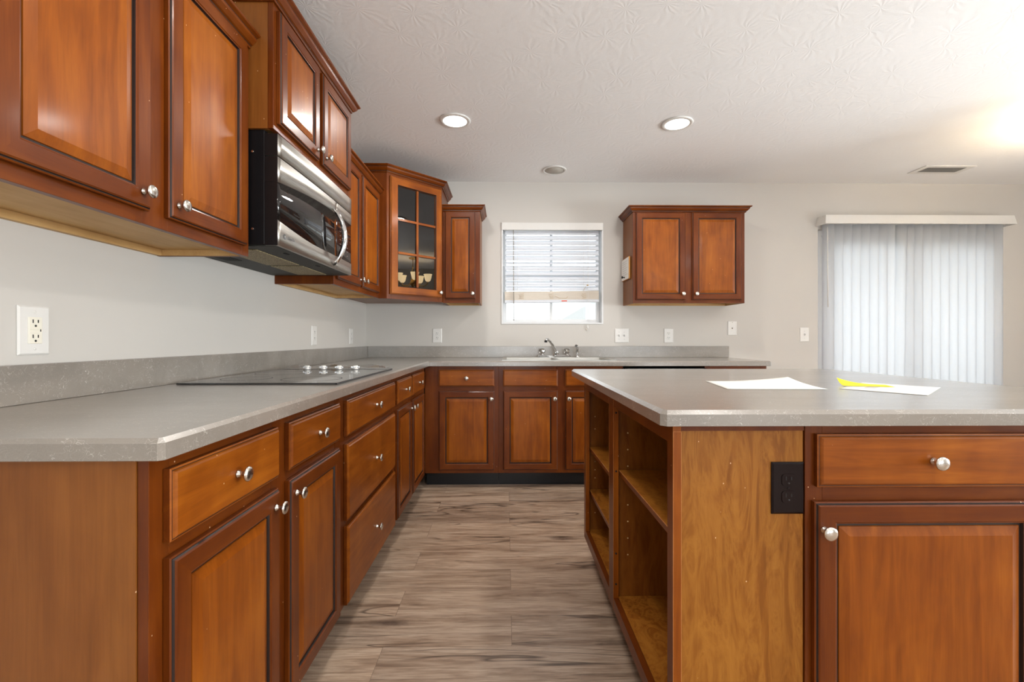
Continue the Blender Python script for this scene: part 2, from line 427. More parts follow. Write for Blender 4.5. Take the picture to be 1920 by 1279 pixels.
wall_with_holes('wall_behind', 'x', 0, ROOM_X1, ROOM_Y0 - T, ROOM_Y0, [(0.5, 2.5, 0.3, 2.15), (3.3, 5.3, 0.3, 2.15)])
for nm, (a, b), lc, rz in (('added_window_2', (0.5, 2.5), (1.5, ROOM_Y0 - 0.07, 0.3), 0), ('added_window_3', (3.3, 5.3), (4.3, ROOM_Y0 - 0.07, 0.3), 0), ('added_window_4', (-4.7, -2.1), (ROOM_X1 + 0.07, -3.4, 0.85), PI / 2)):  # out-of-view windows, added as openings for the fill lamps
    r = struct(empty(nm, lc, rz, None, None))
    m = MB(); w = (b - a) / 2; hh = 1.4 if nm == 'added_window_4' else 1.85
    for x0, x1, z0, z1 in ((-w, -w + .06, 0, hh), (w - .06, w, 0, hh), (-w + .06, w - .06, 0, .06), (-w + .06, w - .06, hh - .06, hh), (-.03, .03, .06, hh - .06)):
        m.box(x0, x1, -.03, .03, z0, z1, 'vinyl')
    m.build('window_frame', r)
    MB().box(-w + .06, w - .06, -.004, .004, .06, hh - .06, 'glass').build('glass_pane', r)
# baseboards
m = MB(); m.box(3.125, PX0 - 0.03, -0.013, -0.0005, 0.0, 0.09, 'vinyl'); m.box(PX1 + 0.03, ROOM_X1 - 0.001, -0.013, -0.0005, 0, 0.09, 'vinyl'); struct(m.build('baseboard_back', bevel=0.003))
m = MB(); m.box(ROOM_X1 - 0.013, ROOM_X1 - 0.0005, ROOM_Y0 + 0.01, -0.014, 0.0, 0.09, 'vinyl'); struct(m.build('baseboard_right', bevel=0.003))
m = MB(); m.box(0.0005, 0.013, ROOM_Y0 + 0.01, -3.2, 0.0, 0.09, 'vinyl'); struct(m.build('baseboard_left', bevel=0.003))

# sink window
r = struct(empty('window_1', ((WX0 + WX1) / 2, 0.0, WZ0), 0, None, None)); w = (WX1 - WX0) / 2; H = WZ1 - WZ0
m = MB(); t = 0.014
for x0, x1, z0, z1 in ((-w + .0005, -w + t, .0005, H - .0005), (w - t, w - .0005, .0005, H - .0005), (-w + t, w - t, .0005, t), (-w + t, w - t, H - t, H - .0005)):
    m.box(x0, x1, -0.006, 0.085, z0, z1, 'vinyl')
m.build('window_jamb', r, bevel=0.002)
m = MB(); fw = 0.046
for x0, x1, z0, z1 in ((-w + .001, -w + fw, .001, H - .001), (w - fw, w - .001, .001, H - .001), (-w + fw, w - fw, .001, .045), (-w + fw, w - fw, H - .045, H - .001)):
    m.box(x0, x1, 0.086, 0.13, z0, z1, 'vinyl')
m.box(-w + fw, w - fw, 0.092, 0.124, 0.41, 0.45, 'vinyl')
m.box(-0.012, 0.012, 0.098, 0.118, 0.045, H - .045, 'vinyl')
m.build('window_frame', r, bevel=0.002)
MB().box(-w + fw, w - fw, .105, .110, .045, H - .045, 'glass').build('glass_pane', r)

# sliding patio door
r = struct(empty('door_1', ((PX0 + PX1) / 2, 0.0, 0.0), 0, None, None)); w = (PX1 - PX0) / 2
m = MB()
m.box(-w + .001, -w + .05, 0.03, 0.125, 0.001, PZ1 - .001, 'vinyl'); m.box(w - .05, w - .001, 0.03, 0.125, 0.001, PZ1 - .001, 'vinyl')
m.box(-w + .05, w - .05, 0.03, 0.125, PZ1 - .05, PZ1 - .001, 'vinyl'); m.box(-w + .05, w - .05, 0.03, 0.125, 0.001, .03, 'vinyl')
m.build('door_frame', r, bevel=0.003)
for nm, x0, x1, y0, y1 in (('sliding_panel', -w + .05, .03, .05, .075), ('fixed_panel', -.03, w - .05, .08, .105)):
    m = MB(); s_ = .065; z0, z1 = .03, PZ1 - .05
    m.box(x0, x0 + s_, y0, y1, z0, z1, 'vinyl'); m.box(x1 - s_, x1, y0, y1, z0, z1, 'vinyl'); m.box(x0 + s_, x1 - s_, y0, y1, z0, z0 + .08, 'vinyl'); m.box(x0 + s_, x1 - s_, y0, y1, z1 - s_, z1, 'vinyl')
    p = m.build(nm, r, bevel=0.002)
    MB().box(x0 + s_, x1 - s_, (y0 + y1) / 2 - .003, (y0 + y1) / 2 + .003, z0 + .08, z1 - s_, 'glass').build('glass_pane', p)

# outside: snowy-bright lawn and a pale neighbouring house
M['lawn'] = plain('pale_winter_lawn', (0.55, 0.56, 0.52, 1), 0.9, noise=0.3)
M['siding'] = plain('pale_vinyl_siding', (0.85, 0.86, 0.86, 1), 0.7)
M['roofing'] = plain('grey_roof_shingles', (0.40, 0.40, 0.40, 1), 0.9)
m = MB(); m.box(-30, 40, 0.2, 70, -0.30, -0.20, 'lawn'); struct(m.build('ground'))
h = empty('house', (9.7, 34.0, -0.2), 0, 'pale house gable faintly seen through the bottom right of the sink window', 'house')
MB().box(-4.0, 4.0, 0, 9, 0, 2.6, 'siding').build('wall', h)
m = MB(); m.hexa([(-4.4, -.4, 2.6), (4.4, -.4, 2.6), (-4.4, 9.4, 2.6), (4.4, 9.4, 2.6), (-.05, -.4, 5.1), (.05, -.4, 5.1), (-.05, 9.4, 5.1), (.05, 9.4, 5.1)], 'roofing'); m.build('roof', h)

# ------------------------------------------------------------------ cabinet parts
KNOB = [(0.0085, 0.0), (0.0082, 0.0025), (0.0055, 0.0055), (0.0048, 0.010), (0.0056, 0.014), (0.0095, 0.0175), (0.0142, 0.0195), (0.0158, 0.0215), (0.0158, 0.0235), (0.0142, 0.0258), (0.0095, 0.0275), (0.005, 0.0283), (0, 0.0285)]
def knob(parent, x, y, z, s=1.0):
    return MB().lathe([(a * s, b * s) for a, b in KNOB], 'nickel', (0, 0, 0), '-y', 24).build('knob', parent, loc=(x, y, z))
RAISED = [(0, .001), (0, .0115), (.003, .0132), (.0042, .0132), (.006, .0165), (.009, .019), (.044, .019), (.046, .0165), (.049, .0155), (.051, .0095), (.0555, .0095), (.0565, .0120), (.076, .0175), (.077, .0178)]
SLAB = [(0, .001), (0, .012), (.0032, .0135), (.0045, .0135), (.0065, .0165), (.010, .019)]
def ring_panel(m, x0, x1, z0, z1, prof, matf, center, y0=0.0):
    ids = [m.add([(x0 + i, y0 - h, z0 + i), (x1 - i, y0 - h, z0 + i), (x1 - i, y0 - h, z1 - i), (x0 + i, y0 - h, z1 - i)]) for i, h in prof]
    for k, (a, b) in enumerate(zip(ids, ids[1:])):
        for q in range(4):
            m.face([a + q, a + (q + 1) % 4, b + (q + 1) % 4, b + q], matf(k, q))
    m.face([ids[-1] + q for q in range(4)], center); m.face([ids[0] + q for q in (3, 2, 1, 0)], 'frame_v')
def door(parent, x0, x1, z0, z1, kx=None, kz=None, y0=0.0, name='door'):
    m = MB()
    def mf(k, q):
        hv = 'frame_h' if q in (0, 2) else 'frame_v'
        if k in (2, 9): return 'glaze'
        if k in (3,): return 'glaze'
        if k == 1: return 'wear' if (q == 2 and False) else hv
        if k >= 10: return 'panel_v'
        return hv if k < 6 else ('glaze' if k == 8 else hv)
    ring_panel(m, x0, x1, z0, z1, RAISED, mf, 'panel_v', y0)
    o = m.build(name, parent)
    if kx is not None: knob(o, kx, y0 - .019, kz)
    return o
def drawer(parent, x0, x1, z0, z1, kn=True, y0=0.0, name='drawer'):
    m = MB()
    ring_panel(m, x0, x1, z0, z1, SLAB, lambda k, q: 'glaze' if k in (2,) else ('frame_h' if k == 0 else 'panel_h'), 'panel_h', y0)
    o = m.build(name, parent)
    if kn: knob(o, (x0 + x1) / 2, y0 - .019, (z0 + z1) / 2)
    return o
def face_frame(parent, Wd, z0, z1, stiles, rails, th=.019, extra=None):
    m = MB()
    for a, b in stiles: m.box(a, b, 0, th, z0, z1, 'frame_v')
    st = sorted(stiles)
    for (a, b), (c, d) in zip(st, st[1:]):
        for ra, rb in rails: m.box(b, c, .0004, th, ra, rb, 'frame_h')
    return m.build('face_frame', parent, bevel=.0008, seg=1)
g = 0.0004
def base_cabinet(label, loc, rz, Wd, stiles, rails, D=.605, top=.8835, leftmat='side', rightmat='side', toe='toe', toeback=.075, group='base cabinets', end_left=False, end_right=False):
    r = empty('base_cabinet', loc, rz, label, 'cabinet', group)
    face_frame(r, Wd, .107, top, stiles, rails)
    for s, (a, b) in enumerate(((g, .016), (Wd - .016, Wd - g))):
        m = MB()
        e = (end_left, end_right)[s]
        if e:
            m.box(a, b, .0195, toeback, .107, top, 'side'); m.box(a, b, toeback, D, .0, top, 'side')
            # applied scribe strip beside the face frame
            if s == 0: m.box(a - .003, a, .0195, .052, .107, top, 'side')
            else: m.box(b, b + .003, .0195, .052, .107, top, 'side')
        else: m.box(a, b, .0195, D, .107, top, 'side')
        m.build('side_panel', r)
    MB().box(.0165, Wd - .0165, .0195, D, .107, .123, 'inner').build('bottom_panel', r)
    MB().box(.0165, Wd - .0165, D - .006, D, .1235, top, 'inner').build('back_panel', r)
    m = MB(); m.box(.0165 if end_left else g, Wd - (.0165 if end_right else g), toeback, toeback + .012, 0.0005, .1065, toe)
    m.build('toe_kick', r)
    return r
CR = lambda z0, z1: [(0.0, z0), (.007, z0), (.010, z0 + .005), (.010, z0 + .009), (.016, z0 + .012), (.027, z0 + .024), (.030, z0 + .031), (.030, z0 + .034), (.040, z1 - .007), (.042, z1 - .004), (.042, z1), (0.0, z1)]
def crown(parent, path, z0, z1):
    return MB().sweep(path, CR(z0, z1), 'frame_h', {2: 'glaze', 6: 'glaze'}).build('crown_molding', parent)
def wall_cabinet(label, loc, rz, Wd, z0, z1, D, stiles, rails, crown_path, cz, group='wall cabinets', side='side'):
    r = empty('wall_cabinet', (loc[0], loc[1], 0), rz, label, 'cabinet', group)
    face_frame(r, Wd, z0, z1, stiles, rails)
    for a, b in ((g, .014), (Wd - .014, Wd - g)):
        MB().box(a, b, .0195, D, z0, z1, side).build('side_panel', r)
    m = MB()
    m.box(.0145, Wd - .0145, .0195, D - .0005, z0 + .022, z0 + .034, 'maple')
    m.box(.0145, Wd - .0145, D - .018, D - .0005, z0 + .001, z0 + .0215, 'maple')
    m.box(.0142, .0165, .0197, D - .019, z0 + .001, z0 + .0215, 'maple'); m.box(Wd - .0165, Wd - .0142, .0197, D - .019, z0 + .001, z0 + .0215, 'maple')
    m.build('bottom_panel', r)
    MB().box(.0145, Wd - .0145, .0195, D - .0005, z1 - .014, z1 - .001, 'side').build('top_panel', r)
    MB().box(.0145, Wd - .0145, D - .008, D - .0005, z0 + .035, z1 - .015, 'inner').build('back_panel', r)
    if crown_path: crown(r, crown_path, *cz)
    return r

# ------------------------------------------------------------------ left base run (local x runs along +Y)
L = PI / 2
XF = .61
def Lx(y0): return lambda y: y - y0
# cabinet 1
y0 = -3.155; f = Lx(y0); Wd = -2.296 - y0
c = base_cabinet('near end base cabinet on the left with a bare side panel, left of the cooktop', (XF, y0, 0), L, Wd,
    [(0, .045), (f(-2.765), f(-2.68)), (Wd - .045, Wd)], [(.107, .145), (.69, .745), (.845, .8835)], end_left=True)
drawer(c, f(-3.125), f(-2.752), .730, .857); drawer(c, f(-2.696), f(-2.329), .730, .857)
door(c, f(-3.125), f(-2.752), .119, .703, f(-2.778), .662); door(c, f(-2.696), f(-2.329), .119, .703, f(-2.668), .662)
# cabinet 2: drawers under the cooktop
y0 = -2.295; f = Lx(y0); Wd = -1.521 - y0
c = base_cabinet('wide three-drawer base cabinet under the cooktop', (XF, y0, 0), L, Wd, [(0, .04), (Wd - .04, Wd)], [(.107, .14), (.395, .43), (.69, .735), (.845, .8835)])
drawer(c, f(-2.255), f(-1.551), .726, .857); drawer(c, f(-2.255), f(-1.551), .419, .697); drawer(c, f(-2.255), f(-1.551), .113, .398)
# cabinet 3
y0 = -1.520; f = Lx(y0); Wd = -.632 - y0
c = base_cabinet('narrow-doored left base cabinet between the cooktop drawers and the corner', (XF, y0, 0), L, Wd, [(0, .04), (f(-1.15), f(-1.07)), (Wd - .09, Wd)], [(.107, .145), (.69, .745), (.845, .8835)])
drawer(c, f(-1.492), f(-1.136), .730, .857); drawer(c, f(-1.098), f(-.712), .730, .857)
door(c, f(-1.492), f(-1.136), .119, .703, f(-1.160), .662); door(c, f(-1.098), f(-.712), .119, .703, f(-1.072), .662)

# ------------------------------------------------------------------ back base run (local x = world X)
YF = -.61
def back_base(label, x0, x1, stiles, rails, **k): return base_cabinet(label, (x0, YF, 0), 0, x1 - x0, [(a - x0, b - x0) for a, b in stiles], rails, D=.6, **k)
R3 = [(.107, .145), (.69, .745), (.845, .8835)]
c = back_base('corner base cabinet on the back wall with one knobbed drawer over one door', .6115, 1.146, [(.6115, .72), (1.105, 1.146)], R3)
q = lambda x: x - .6115
drawer(c, q(.713), q(1.116), .736, .857); door(c, q(.713), q(1.116), .130, .705, q(1.093), .648)
c = back_base('sink base cabinet with two knobless false fronts over two doors', 1.1465, 2.052, [(1.1465, 1.187), (1.562, 1.64), (2.012, 2.052)], R3)
q = lambda x: x - 1.1465
drawer(c, q(1.177), q(1.574), .736, .857, False, name='false_front'); drawer(c, q(1.628), q(2.025), .736, .857, False, name='false_front')
door(c, q(1.177), q(1.574), .130, .705, q(1.550), .648); door(c, q(1.628), q(2.025), .130, .705, q(1.652), .648)
# dishwasher
d = empty('dishwasher', (2.0535, YF, 0), 0, 'black dishwasher under the back counter, mostly hidden by the island', 'dishwasher')
Wd = .595
MB().box(.002, Wd - .002, .0, .57, .10, .862, 'black').build('tub', d)
MB().box(.004, Wd - .004, -.03, -.001, .12, .72, 'black').build('door', d, bevel=.004)
m = MB(); m.box(.004, Wd - .004, -.034, -.001, .724, .868, 'black'); m.box(.02, Wd - .02, -.0355, -.034, .858, .864, 'nickel'); m.build('control_panel', d, bevel=.002)
MB().box(.01, Wd - .01, .06, .072, .0005, .098, 'toe').build('toe_kick', d)
c = back_base('end base cabinet at the right end of the back counter', 2.649, 3.104, [(2.649, 2.69), (3.063, 3.104)], R3, end_right=True)
q = lambda x: x - 2.649
drawer(c, q(2.68), q(3.075), .736, .857); door(c, q(2.68), q(3.075), .130, .705, q(2.706), .648)

# ------------------------------------------------------------------ countertops
CT0, CT1 = .884, .920
sinkhole = (1.19, 1.99, -.575, -.075)
poly = [(.0005, -.0005), (.0005, -3.177), (.640, -3.177), (.648, -3.169), (.648, -.648), (3.112, -.648), (3.121, -.639), (3.121, -.0005)]
top = MB().prism(poly, CT0, CT1, 'lam', bev=.0075, bev_bottom=.001).build('countertop')
cut = MB().box(sinkhole[0], sinkhole[1], sinkhole[2], sinkhole[3], .8, 1.0, 'lam').build('cutter')
bo = top.modifiers.new('hole', 'BOOLEAN'); bo.operation = 'DIFFERENCE'; bo.object = cut; bo.solver = 'EXACT'
dg = bpy.context.evaluated_depsgraph_get(); dg.update()
nm = bpy.data.meshes.new_from_object(top.evaluated_get(dg)); top.modifiers.clear(); top.data = nm; bpy.data.objects.remove(cut)
tag(top, 'long taupe laminate L-shaped worktop along the left and back walls', 'countertop')
m = MB(); m.box(.0005, .019, -3.177, -.0005, CT1 + .0003, 1.017, 'lam'); m.build('backsplash', top, bevel=.0015)
m = MB(); m.box(.0195, 3.121, -.019, -.0005, CT1 + .0003, 1.017, 'lam'); m.build('backsplash', top, bevel=.0015)
# island top
ip = [(1.560, -2.90), (2.905, -2.90), (2.915, -2.89)]
cx_, cy_, R_ = 2.915 - .11, -1.49 - .11, .11
ip += [(cx_ + R_ * math.cos(a * PI / 16), cy_ + R_ * math.sin(a * PI / 16)) for a in range(0, 9)]
ip += [(1.560, -1.49), (1.548, -1.502), (1.548, -2.888)]
isl = MB().prism(ip, CT0, CT1, 'lam', bev=.009, bev_bottom=.001).build('countertop')
tag(isl, 'square taupe laminate island top with papers lying on it', 'countertop')

# ------------------------------------------------------------------ island
# open bookcase facing the aisle (local x runs towards -Y, local y towards +X)
y1, y0_ = -1.676, -2.869
b = empty('bookcase', (1.585, y1, 0), -PI / 2, 'open two-bay shelf unit on the aisle side of the island', 'bookcase')
Wd = y1 - y0_; D = .303
o1, o2, o3, o4 = .040, .541, .609, 1.155
m = MB()
for a, c_, mt in ((0, o1, 'frame_v'), (o2, o3, 'frame_v'), (o4, Wd, 'frame_v')):
    m.box(a, c_, 0, .019, .107, .8835, mt, {4: 'frame_v', 5: 'panel_v'})
for a, c_ in ((o1, o2), (o3, o4)):
    m.box(a, c_, .0004, .019, .107, .150, 'frame_h'); m.box(a, c_, .0004, .019, .836, .8835, 'frame_h')
# pale worn arrises
for a in (0.0, o1, o3 - .0012, Wd - .0012, o2 - .0012): m.box(a, a + .0012, -.0003, .0008, .107, .8835, 'wear')
m.box(Wd - .0008, Wd + .0004, -.0004, .0010, .107, .866, 'wear'); m.box(Wd - .001, Wd + .0004, .0182, .0194, .107, .866, 'wear'); m.box(Wd - .001, Wd + .0004, 0, .019, .8655, .8667, 'wear')
m.build('face_frame', b, bevel=.0006, seg=1)
MB().box(.0005, .016, .0195, D, .107, .8835, 'inner').build('side_panel', b)
m = MB(); m.box(Wd - .016, Wd - .005, .0195, D + .002, .0005, .868, 'island', {4: 'inner'})
m.box(Wd - .005, Wd - .0008, .0195, D + .002, .868, .8835, 'frame_h'); m.box(Wd - .016, Wd - .005, .0195, D + .002, .868, .8835, 'frame_h')
m.build('side_panel', b)['label'] = 'figured golden-brown end panel'
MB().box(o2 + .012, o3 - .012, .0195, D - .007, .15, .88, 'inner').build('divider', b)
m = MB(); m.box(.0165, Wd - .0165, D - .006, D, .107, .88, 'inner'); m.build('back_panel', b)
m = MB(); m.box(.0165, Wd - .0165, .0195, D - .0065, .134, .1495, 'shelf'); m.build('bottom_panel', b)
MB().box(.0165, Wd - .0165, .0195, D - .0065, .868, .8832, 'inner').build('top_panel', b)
for x0, x1, z in ((o3 - .010, Wd - .018, .607), (.018, o2 + .010, .553), (.018, o2 + .010, .345)):
    m = MB(); m.box(x0, x1, .024, D - .008, z - .018, z, 'shelf'); m.box(x0, x1, .0228, .024, z - .0175, z - .0005, 'frame_h'); m.box(x0, x1, .0224, .0232, z - .0022, z + .0003, 'wear'); m.build('shelf', b)
def dots(name, pts, mat, r, parent, axis):
    m = MB()
    for p in pts: m.lathe([(r, 0), (r, .0008), (r * .6, .0012), (0, .0012)], mat, p, axis, 10)
    return m.build(name, parent)
# shelf pin holes with pale plugs on the bays' far side walls (faces looking towards the camera)
pl = []
for zz in (.30, .36, .42, .48, .56, .62, .68, .74):
    pl.append((o3 - .0117, .055, zz)); pl.append((o3 - .0117, .250, zz)) if zz > .5 else None
for zz in (.23, .40, .44, .48, .64, .70): pl.append((.0163, .05, zz)); pl.append((.0163, .24, zz))
M['pin'] = plain('pale_pin_hole', lin(205, 175, 120), 0.6)
o = dots('pin_hole', pl, 'pin', .0026, b, 'x')
o['kind'] = 'stuff'
for zz in (.815, .605, .31, .20): MB().lathe([(.0035, 0), (.0035, .0008), (0, .0014)], 'void', (o3 + .0002, .0095, zz), 'x', 12).build('screw', b)
MB().box(.01, Wd - .017, .06, .072, .0005, .1065, 'toe').build('toe_kick', b)
# brown outlet on the island end
def socket_face(m, cx, cz, y, body, slot, s=1.0, rnd=True):
    w2, h2 = .0165 * s, .0142 * s
    pts = []
    for k in range(24):
        a = 2 * PI * k / 24; pts.append((max(-w2, min(w2, .0185 * s * math.cos(a))), max(-h2, min(h2, .0185 * s * math.sin(a)))))
    n = len(pts)
    b0 = m.add([(cx + p[0], y, cz + p[1]) for p in pts]); b1 = m.add([(cx + p[0] * .95, y - .0018, cz + p[1] * .95) for p in pts])
    for k in range(n): m.face([b0 + k, b0 + (k + 1) % n, b1 + (k + 1) % n, b1 + k], body)
    m.face([b1 + k for k in range(n)], body)
    for dx, hh in ((-.0063, .0045), (.0063, .0038)):
        m.box(cx + dx * s - .0011, cx + dx * s + .0011, y - .0022, y - .0014, cz + .0035 * s - hh, cz + .0035 * s + hh, slot)
    m.lathe([(.0024, 0), (.0024, .0006), (0, .0007)], slot, (cx, y - .0016, cz - .0075 * s), '-y', 10)
def wall_plate(kind, loc, rz, w, h, label, body='white', slot='void', group='white wall plates', name='wall_outlet', cat='outlet'):
    r = empty(name, loc, rz, label, cat, group)
    m = MB(); y1 = -.0055
    ids = [m.add([(-w / 2 + i, -d_, -h / 2 + i), (w / 2 - i, -d_, -h / 2 + i), (w / 2 - i, -d_, h / 2 - i), (-w / 2 + i, -d_, h / 2 - i)]) for i, d_ in ((0, .0006), (0, .0025), (.004, .0055))]
    for a, b_ in zip(ids, ids[1:]):
        for k in range(4): m.face([a + k, a + (k + 1) % 4, b_ + (k + 1) % 4, b_ + k], body)
    m.face([ids[-1] + k for k in range(4)], body); m.face([ids[0] + k for k in (3, 2, 1, 0)], body)
    m.build('plate', r)
    def screw(x, z, mt): MB().lathe([(.0032, 0), (.0032, .0008), (.002, .0014), (0, .0015)], mt, (x, y1, z), '-y', 12).build('screw', r)
    if kind == 'duplex':
        for s_ in (1, -1):
            mm = MB(); socket_face(mm, 0, s_ * .0195, y1, body, slot); mm.build('socket', r)
        screw(0, 0, 'brown' if body == 'brown' else body)
    elif kind == 'gfci':
        M.setdefault('ivory', plain('ivory_plastic', lin(235, 230, 215), .35))
        MB().box(-.0168, .0168, y1 - .0022, y1 + .001, -.0335, .0335, 'ivory').build('receptacle_body', r, bevel=.001)
        for s_ in (1, -1):
            mm = MB()
            for dx, hh in ((-.0063, .0045), (.0063, .0038)): mm.box(dx - .0011, dx + .0011, y1 - .0028, y1 - .002, s_ * .019 + .004 - hh, s_ * .019 + .004 + hh, slot)
            mm.lathe([(.0027, 0), (.0027, .0006), (0, .0007)], slot, (0, y1 - .0023, s_ * .019 - .0075), '-y', 10); mm.build('socket', r)
        for z in (.0045, -.0045): MB().box(-.0155, .008, y1 - .0034, y1 - .002, z - .0032, z + .0032, 'ivory').build('test_button', r, bevel=.0006)
        MB().box(.0115, .0132, y1 - .003, y1 - .002, -.003, .003, slot).build('indicator', r)
        screw(0, .047, body); screw(0, -.047, body)
    elif kind in ('switch', 'double'):
        for x in ((0,) if kind == 'switch' else (-.023, .023)):
            mm = MB(); mm.box(x - .005, x + .005, y1 - .001, y1 + .001, -.012, .012, 'paper_grey'); mm.hexa([(x - .0032, y1 - .012, .002), (x + .0032, y1 - .012, .002), (x - .004, y1, -.008), (x + .004, y1, -.008), (x - .0032, y1 - .013, .008), (x + .0032, y1 - .013, .008), (x - .004, y1, .006), (x + .004, y1, .006)], body)
            mm.build('toggle', r); screw(x, .03, 'paper_grey'); screw(x, -.03, 'paper_grey')
    elif kind == 'cable':
        MB().lathe([(.006, 0), (.006, .003), (.0035, .0035), (.0035, .008), (0, .008)], 'nickel', (0, y1, 0), '-y', 14).build('jack', r)
        screw(0, .05, 'nickel'); screw(0, -.05, 'nickel')
    return r
wall_plate('duplex', (1.8525, y0_ + .005 - .0006, .735), 0, .076, .120, 'dark brown outlet on the golden end panel of the island', 'brown', 'brown_dark', None)
wall_plate('gfci', (0, -2.745, 1.102), L, .078, .124, 'large white outlet with two buttons at the near end of the left wall')
wall_plate('duplex', (0, -1.06, 1.102), L, .078, .124, 'white outlet on the left wall just beyond the cooktop')
wall_plate('duplex', (0, -.382, 1.10), L, .078, .118, 'white outlet on the left wall closest to the corner')
wall_plate('duplex', (.61, 0, 1.108), 0, .080, .122, 'white outlet on the back wall left of the window')
wall_plate('double', (2.197, 0, 1.108), 0, .122, .122, 'white double light switch right of the sink window', name='light_switch', cat='light switch')
wall_plate('duplex', (2.603, 0, 1.108), 0, .080, .122, 'white outlet on the back wall under the right wall cabinet')
wall_plate('cable', (3.155, 0, 1.172), 0, .078, .122, 'white cable jack plate, set higher than its neighbours', name='cable_jack', cat='wall plate')
wall_plate('switch', (3.786, 0, 1.117), 0, .080, .122, 'white single light switch beside the sliding door', name='light_switch', cat='light switch')

# island cabinet facing the camera
c = base_cabinet('island base cabinet with one wide drawer over one wide door', (1.892, -2.869, 0), 0, .568, [(0, .040), (.528, .568)], [(.107, .145), (.69, .745), (.845, .8835)], D=1.19, toeback=.075, end_right=True)
drawer(c, .020, .545, .741, .862); door(c, .014, .545, .119, .707, .031, .646)
bpy.data.objects[c.children[-1].name].name = 'door'

# ------------------------------------------------------------------ wall cabinets
UZ0, UZ1 = 1.365, 2.120
CZ = (2.088, 2.134)
RU = [(UZ0, 1.408), (2.07, UZ1)]
y0 = -3.155; f = Lx(y0); Wd = -2.3215 - y0
c = wall_cabinet('large left wall cabinet nearest the camera with two orange-brown doors', (.305, y0), L, Wd, UZ0, UZ1, .304, [(0, .04), (f(-2.785), f(-2.70)), (Wd - .04, Wd)], RU, [(0, .304), (0, 0), (Wd, 0)], CZ)
door(c, f(-3.127), f(-2.773), 1.397, 2.086, f(-2.803), 1.437); door(c, f(-2.712), f(-2.352), 1.397, 2.086, f(-2.684), 1.437)
# over microwave
y0 = -2.3205; f = Lx(y0); Wd = -1.5415 - y0
c = wall_cabinet('tall-set deeper wall cabinet directly above the microwave', (.390, y0), L, Wd, 1.8135, 2.288, .389, [(0, .04), (f(-1.975), f(-1.925)), (Wd - .04, Wd)], [(1.8135, 1.845), (2.22, 2.288)], [(0, .389), (0, 0), (Wd, 0), (Wd, .389)], (2.252, 2.300))
door(c, f(-2.300), f(-1.963), 1.838, 2.236, f(-1.990), 1.876); door(c, f(-1.925), f(-1.572), 1.838, 2.236, f(-1.898), 1.876)
# B
y0 = -1.540; f = Lx(y0); Wd = -.7015 - y0
c = wall_cabinet('two-door left wall cabinet between the microwave and the glass corner cabinet', (.305, y0), L, Wd, UZ0, UZ1, .304, [(0, .04), (f(-1.16), f(-1.08)), (Wd - .04, Wd)], RU, [(0, 0), (Wd, 0)], CZ, side='frame_v')
door(c, f(-1.512), f(-1.136), 1.397, 2.086, f(-1.160), 1.437); door(c, f(-1.104), f(-.733), 1.397, 2.086, f(-1.078), 1.437)
# corner glass cabinet
c0 = Vector((.36, -.70)); c1 = Vector((.70, -.36)); dl = (c1 - c0).length
r = empty('corner_wall_cabinet', (c0.x, c0.y, 0), PI / 4, 'diagonal corner wall cabinet with a six-pane glass door', 'cabinet', 'wall cabinets')
def w2l(x, y):
    dx, dy = x - c0.x, y - c0.y; k = math.sqrt(.5); return ((dx + dy) * k, (-dx + dy) * k)
Z0, Z1 = 1.365, 2.288
m = MB(); sw = .035
m.box(0, sw, 0, .019, Z0, Z1, 'frame_v'); m.box(dl - sw, dl, 0, .019, Z0, Z1, 'frame_v'); m.box(sw, dl - sw, .0004, .019, Z0, Z0 + .045, 'frame_h'); m.box(sw, dl - sw, .0004, .019, 2.232, Z1, 'frame_h')
m.build('face_frame', r, bevel=.0008, seg=1)
def slabpoly(pts, z0, z1, mat, name):
    return MB().prism([w2l(*p) for p in pts], z0, z1, mat).build(name, r)
slabpoly([(.0005, -.70), (.359, -.70), (.372, -.687), (.372, -.686), (.0005, -.686)], Z0, Z1, 'frame_v', 'side_panel')
slabpoly([(.686, -.0005), (.686, -.372), (.687, -.372), (.70, -.359), (.70, -.0005)], Z0, Z1, 'frame_v', 'side_panel')
inner = [(.001, -.685), (.372, -.685), (.685, -.372), (.685, -.001), (.001, -.001)]
slabpoly(inner, Z0 + .018, Z0 + .032, 'inner', 'bottom_panel'); slabpoly(inner, Z1 - .02, Z1 - .002, 'inner', 'top_panel')
inner2 = [(.010, -.68), (.355, -.68), (.68, -.355), (.68, -.010), (.010, -.010)]
for z in (1.66, 1.96): slabpoly(inner2, z, z + .018, 'inner', 'shelf')
slabpoly([(.001, -.684), (.006, -.684), (.006, -.001), (.001, -.001)], Z0 + .034, Z1 - .022, 'inner', 'back_panel')
slabpoly([(.007, -.006), (.684, -.006), (.684, -.001), (.007, -.001)], Z0 + .034, Z1 - .022, 'inner', 'back_panel')
crown(r, [w2l(.0005, -.70), (0, 0), (dl, 0), w2l(.70, -.0005)], 2.254, 2.302)
x0, x1, z0, z1 = .022, dl - .010, 1.397, 2.236; fw = .062
m = MB()
OUT = [(0, .001), (0, .0115), (.003, .0132), (.0042, .0132), (.006, .0165), (.009, .019), (fw - .006, .019), (fw, .012), (fw, .002)]
ids = [m.add([(x0 + i, -h, z0 + i), (x1 - i, -h, z0 + i), (x1 - i, -h, z1 - i), (x0 + i, -h, z1 - i)]) for i, h in OUT + [(0, .001)]]
for k, (a, b_) in enumerate(zip(ids, ids[1:])):
    for q_ in range(4): m.face([a + q_, a + (q_ + 1) % 4, b_ + (q_ + 1) % 4, b_ + q_], 'glaze' if k in (2, 6) else ('panel_h' if q_ in (0, 2) else 'panel_v'))
cx = (x0 + x1) / 2
m.box(cx - .008, cx + .008, -.016, -.006, z0 + fw, z1 - fw, 'panel_v')
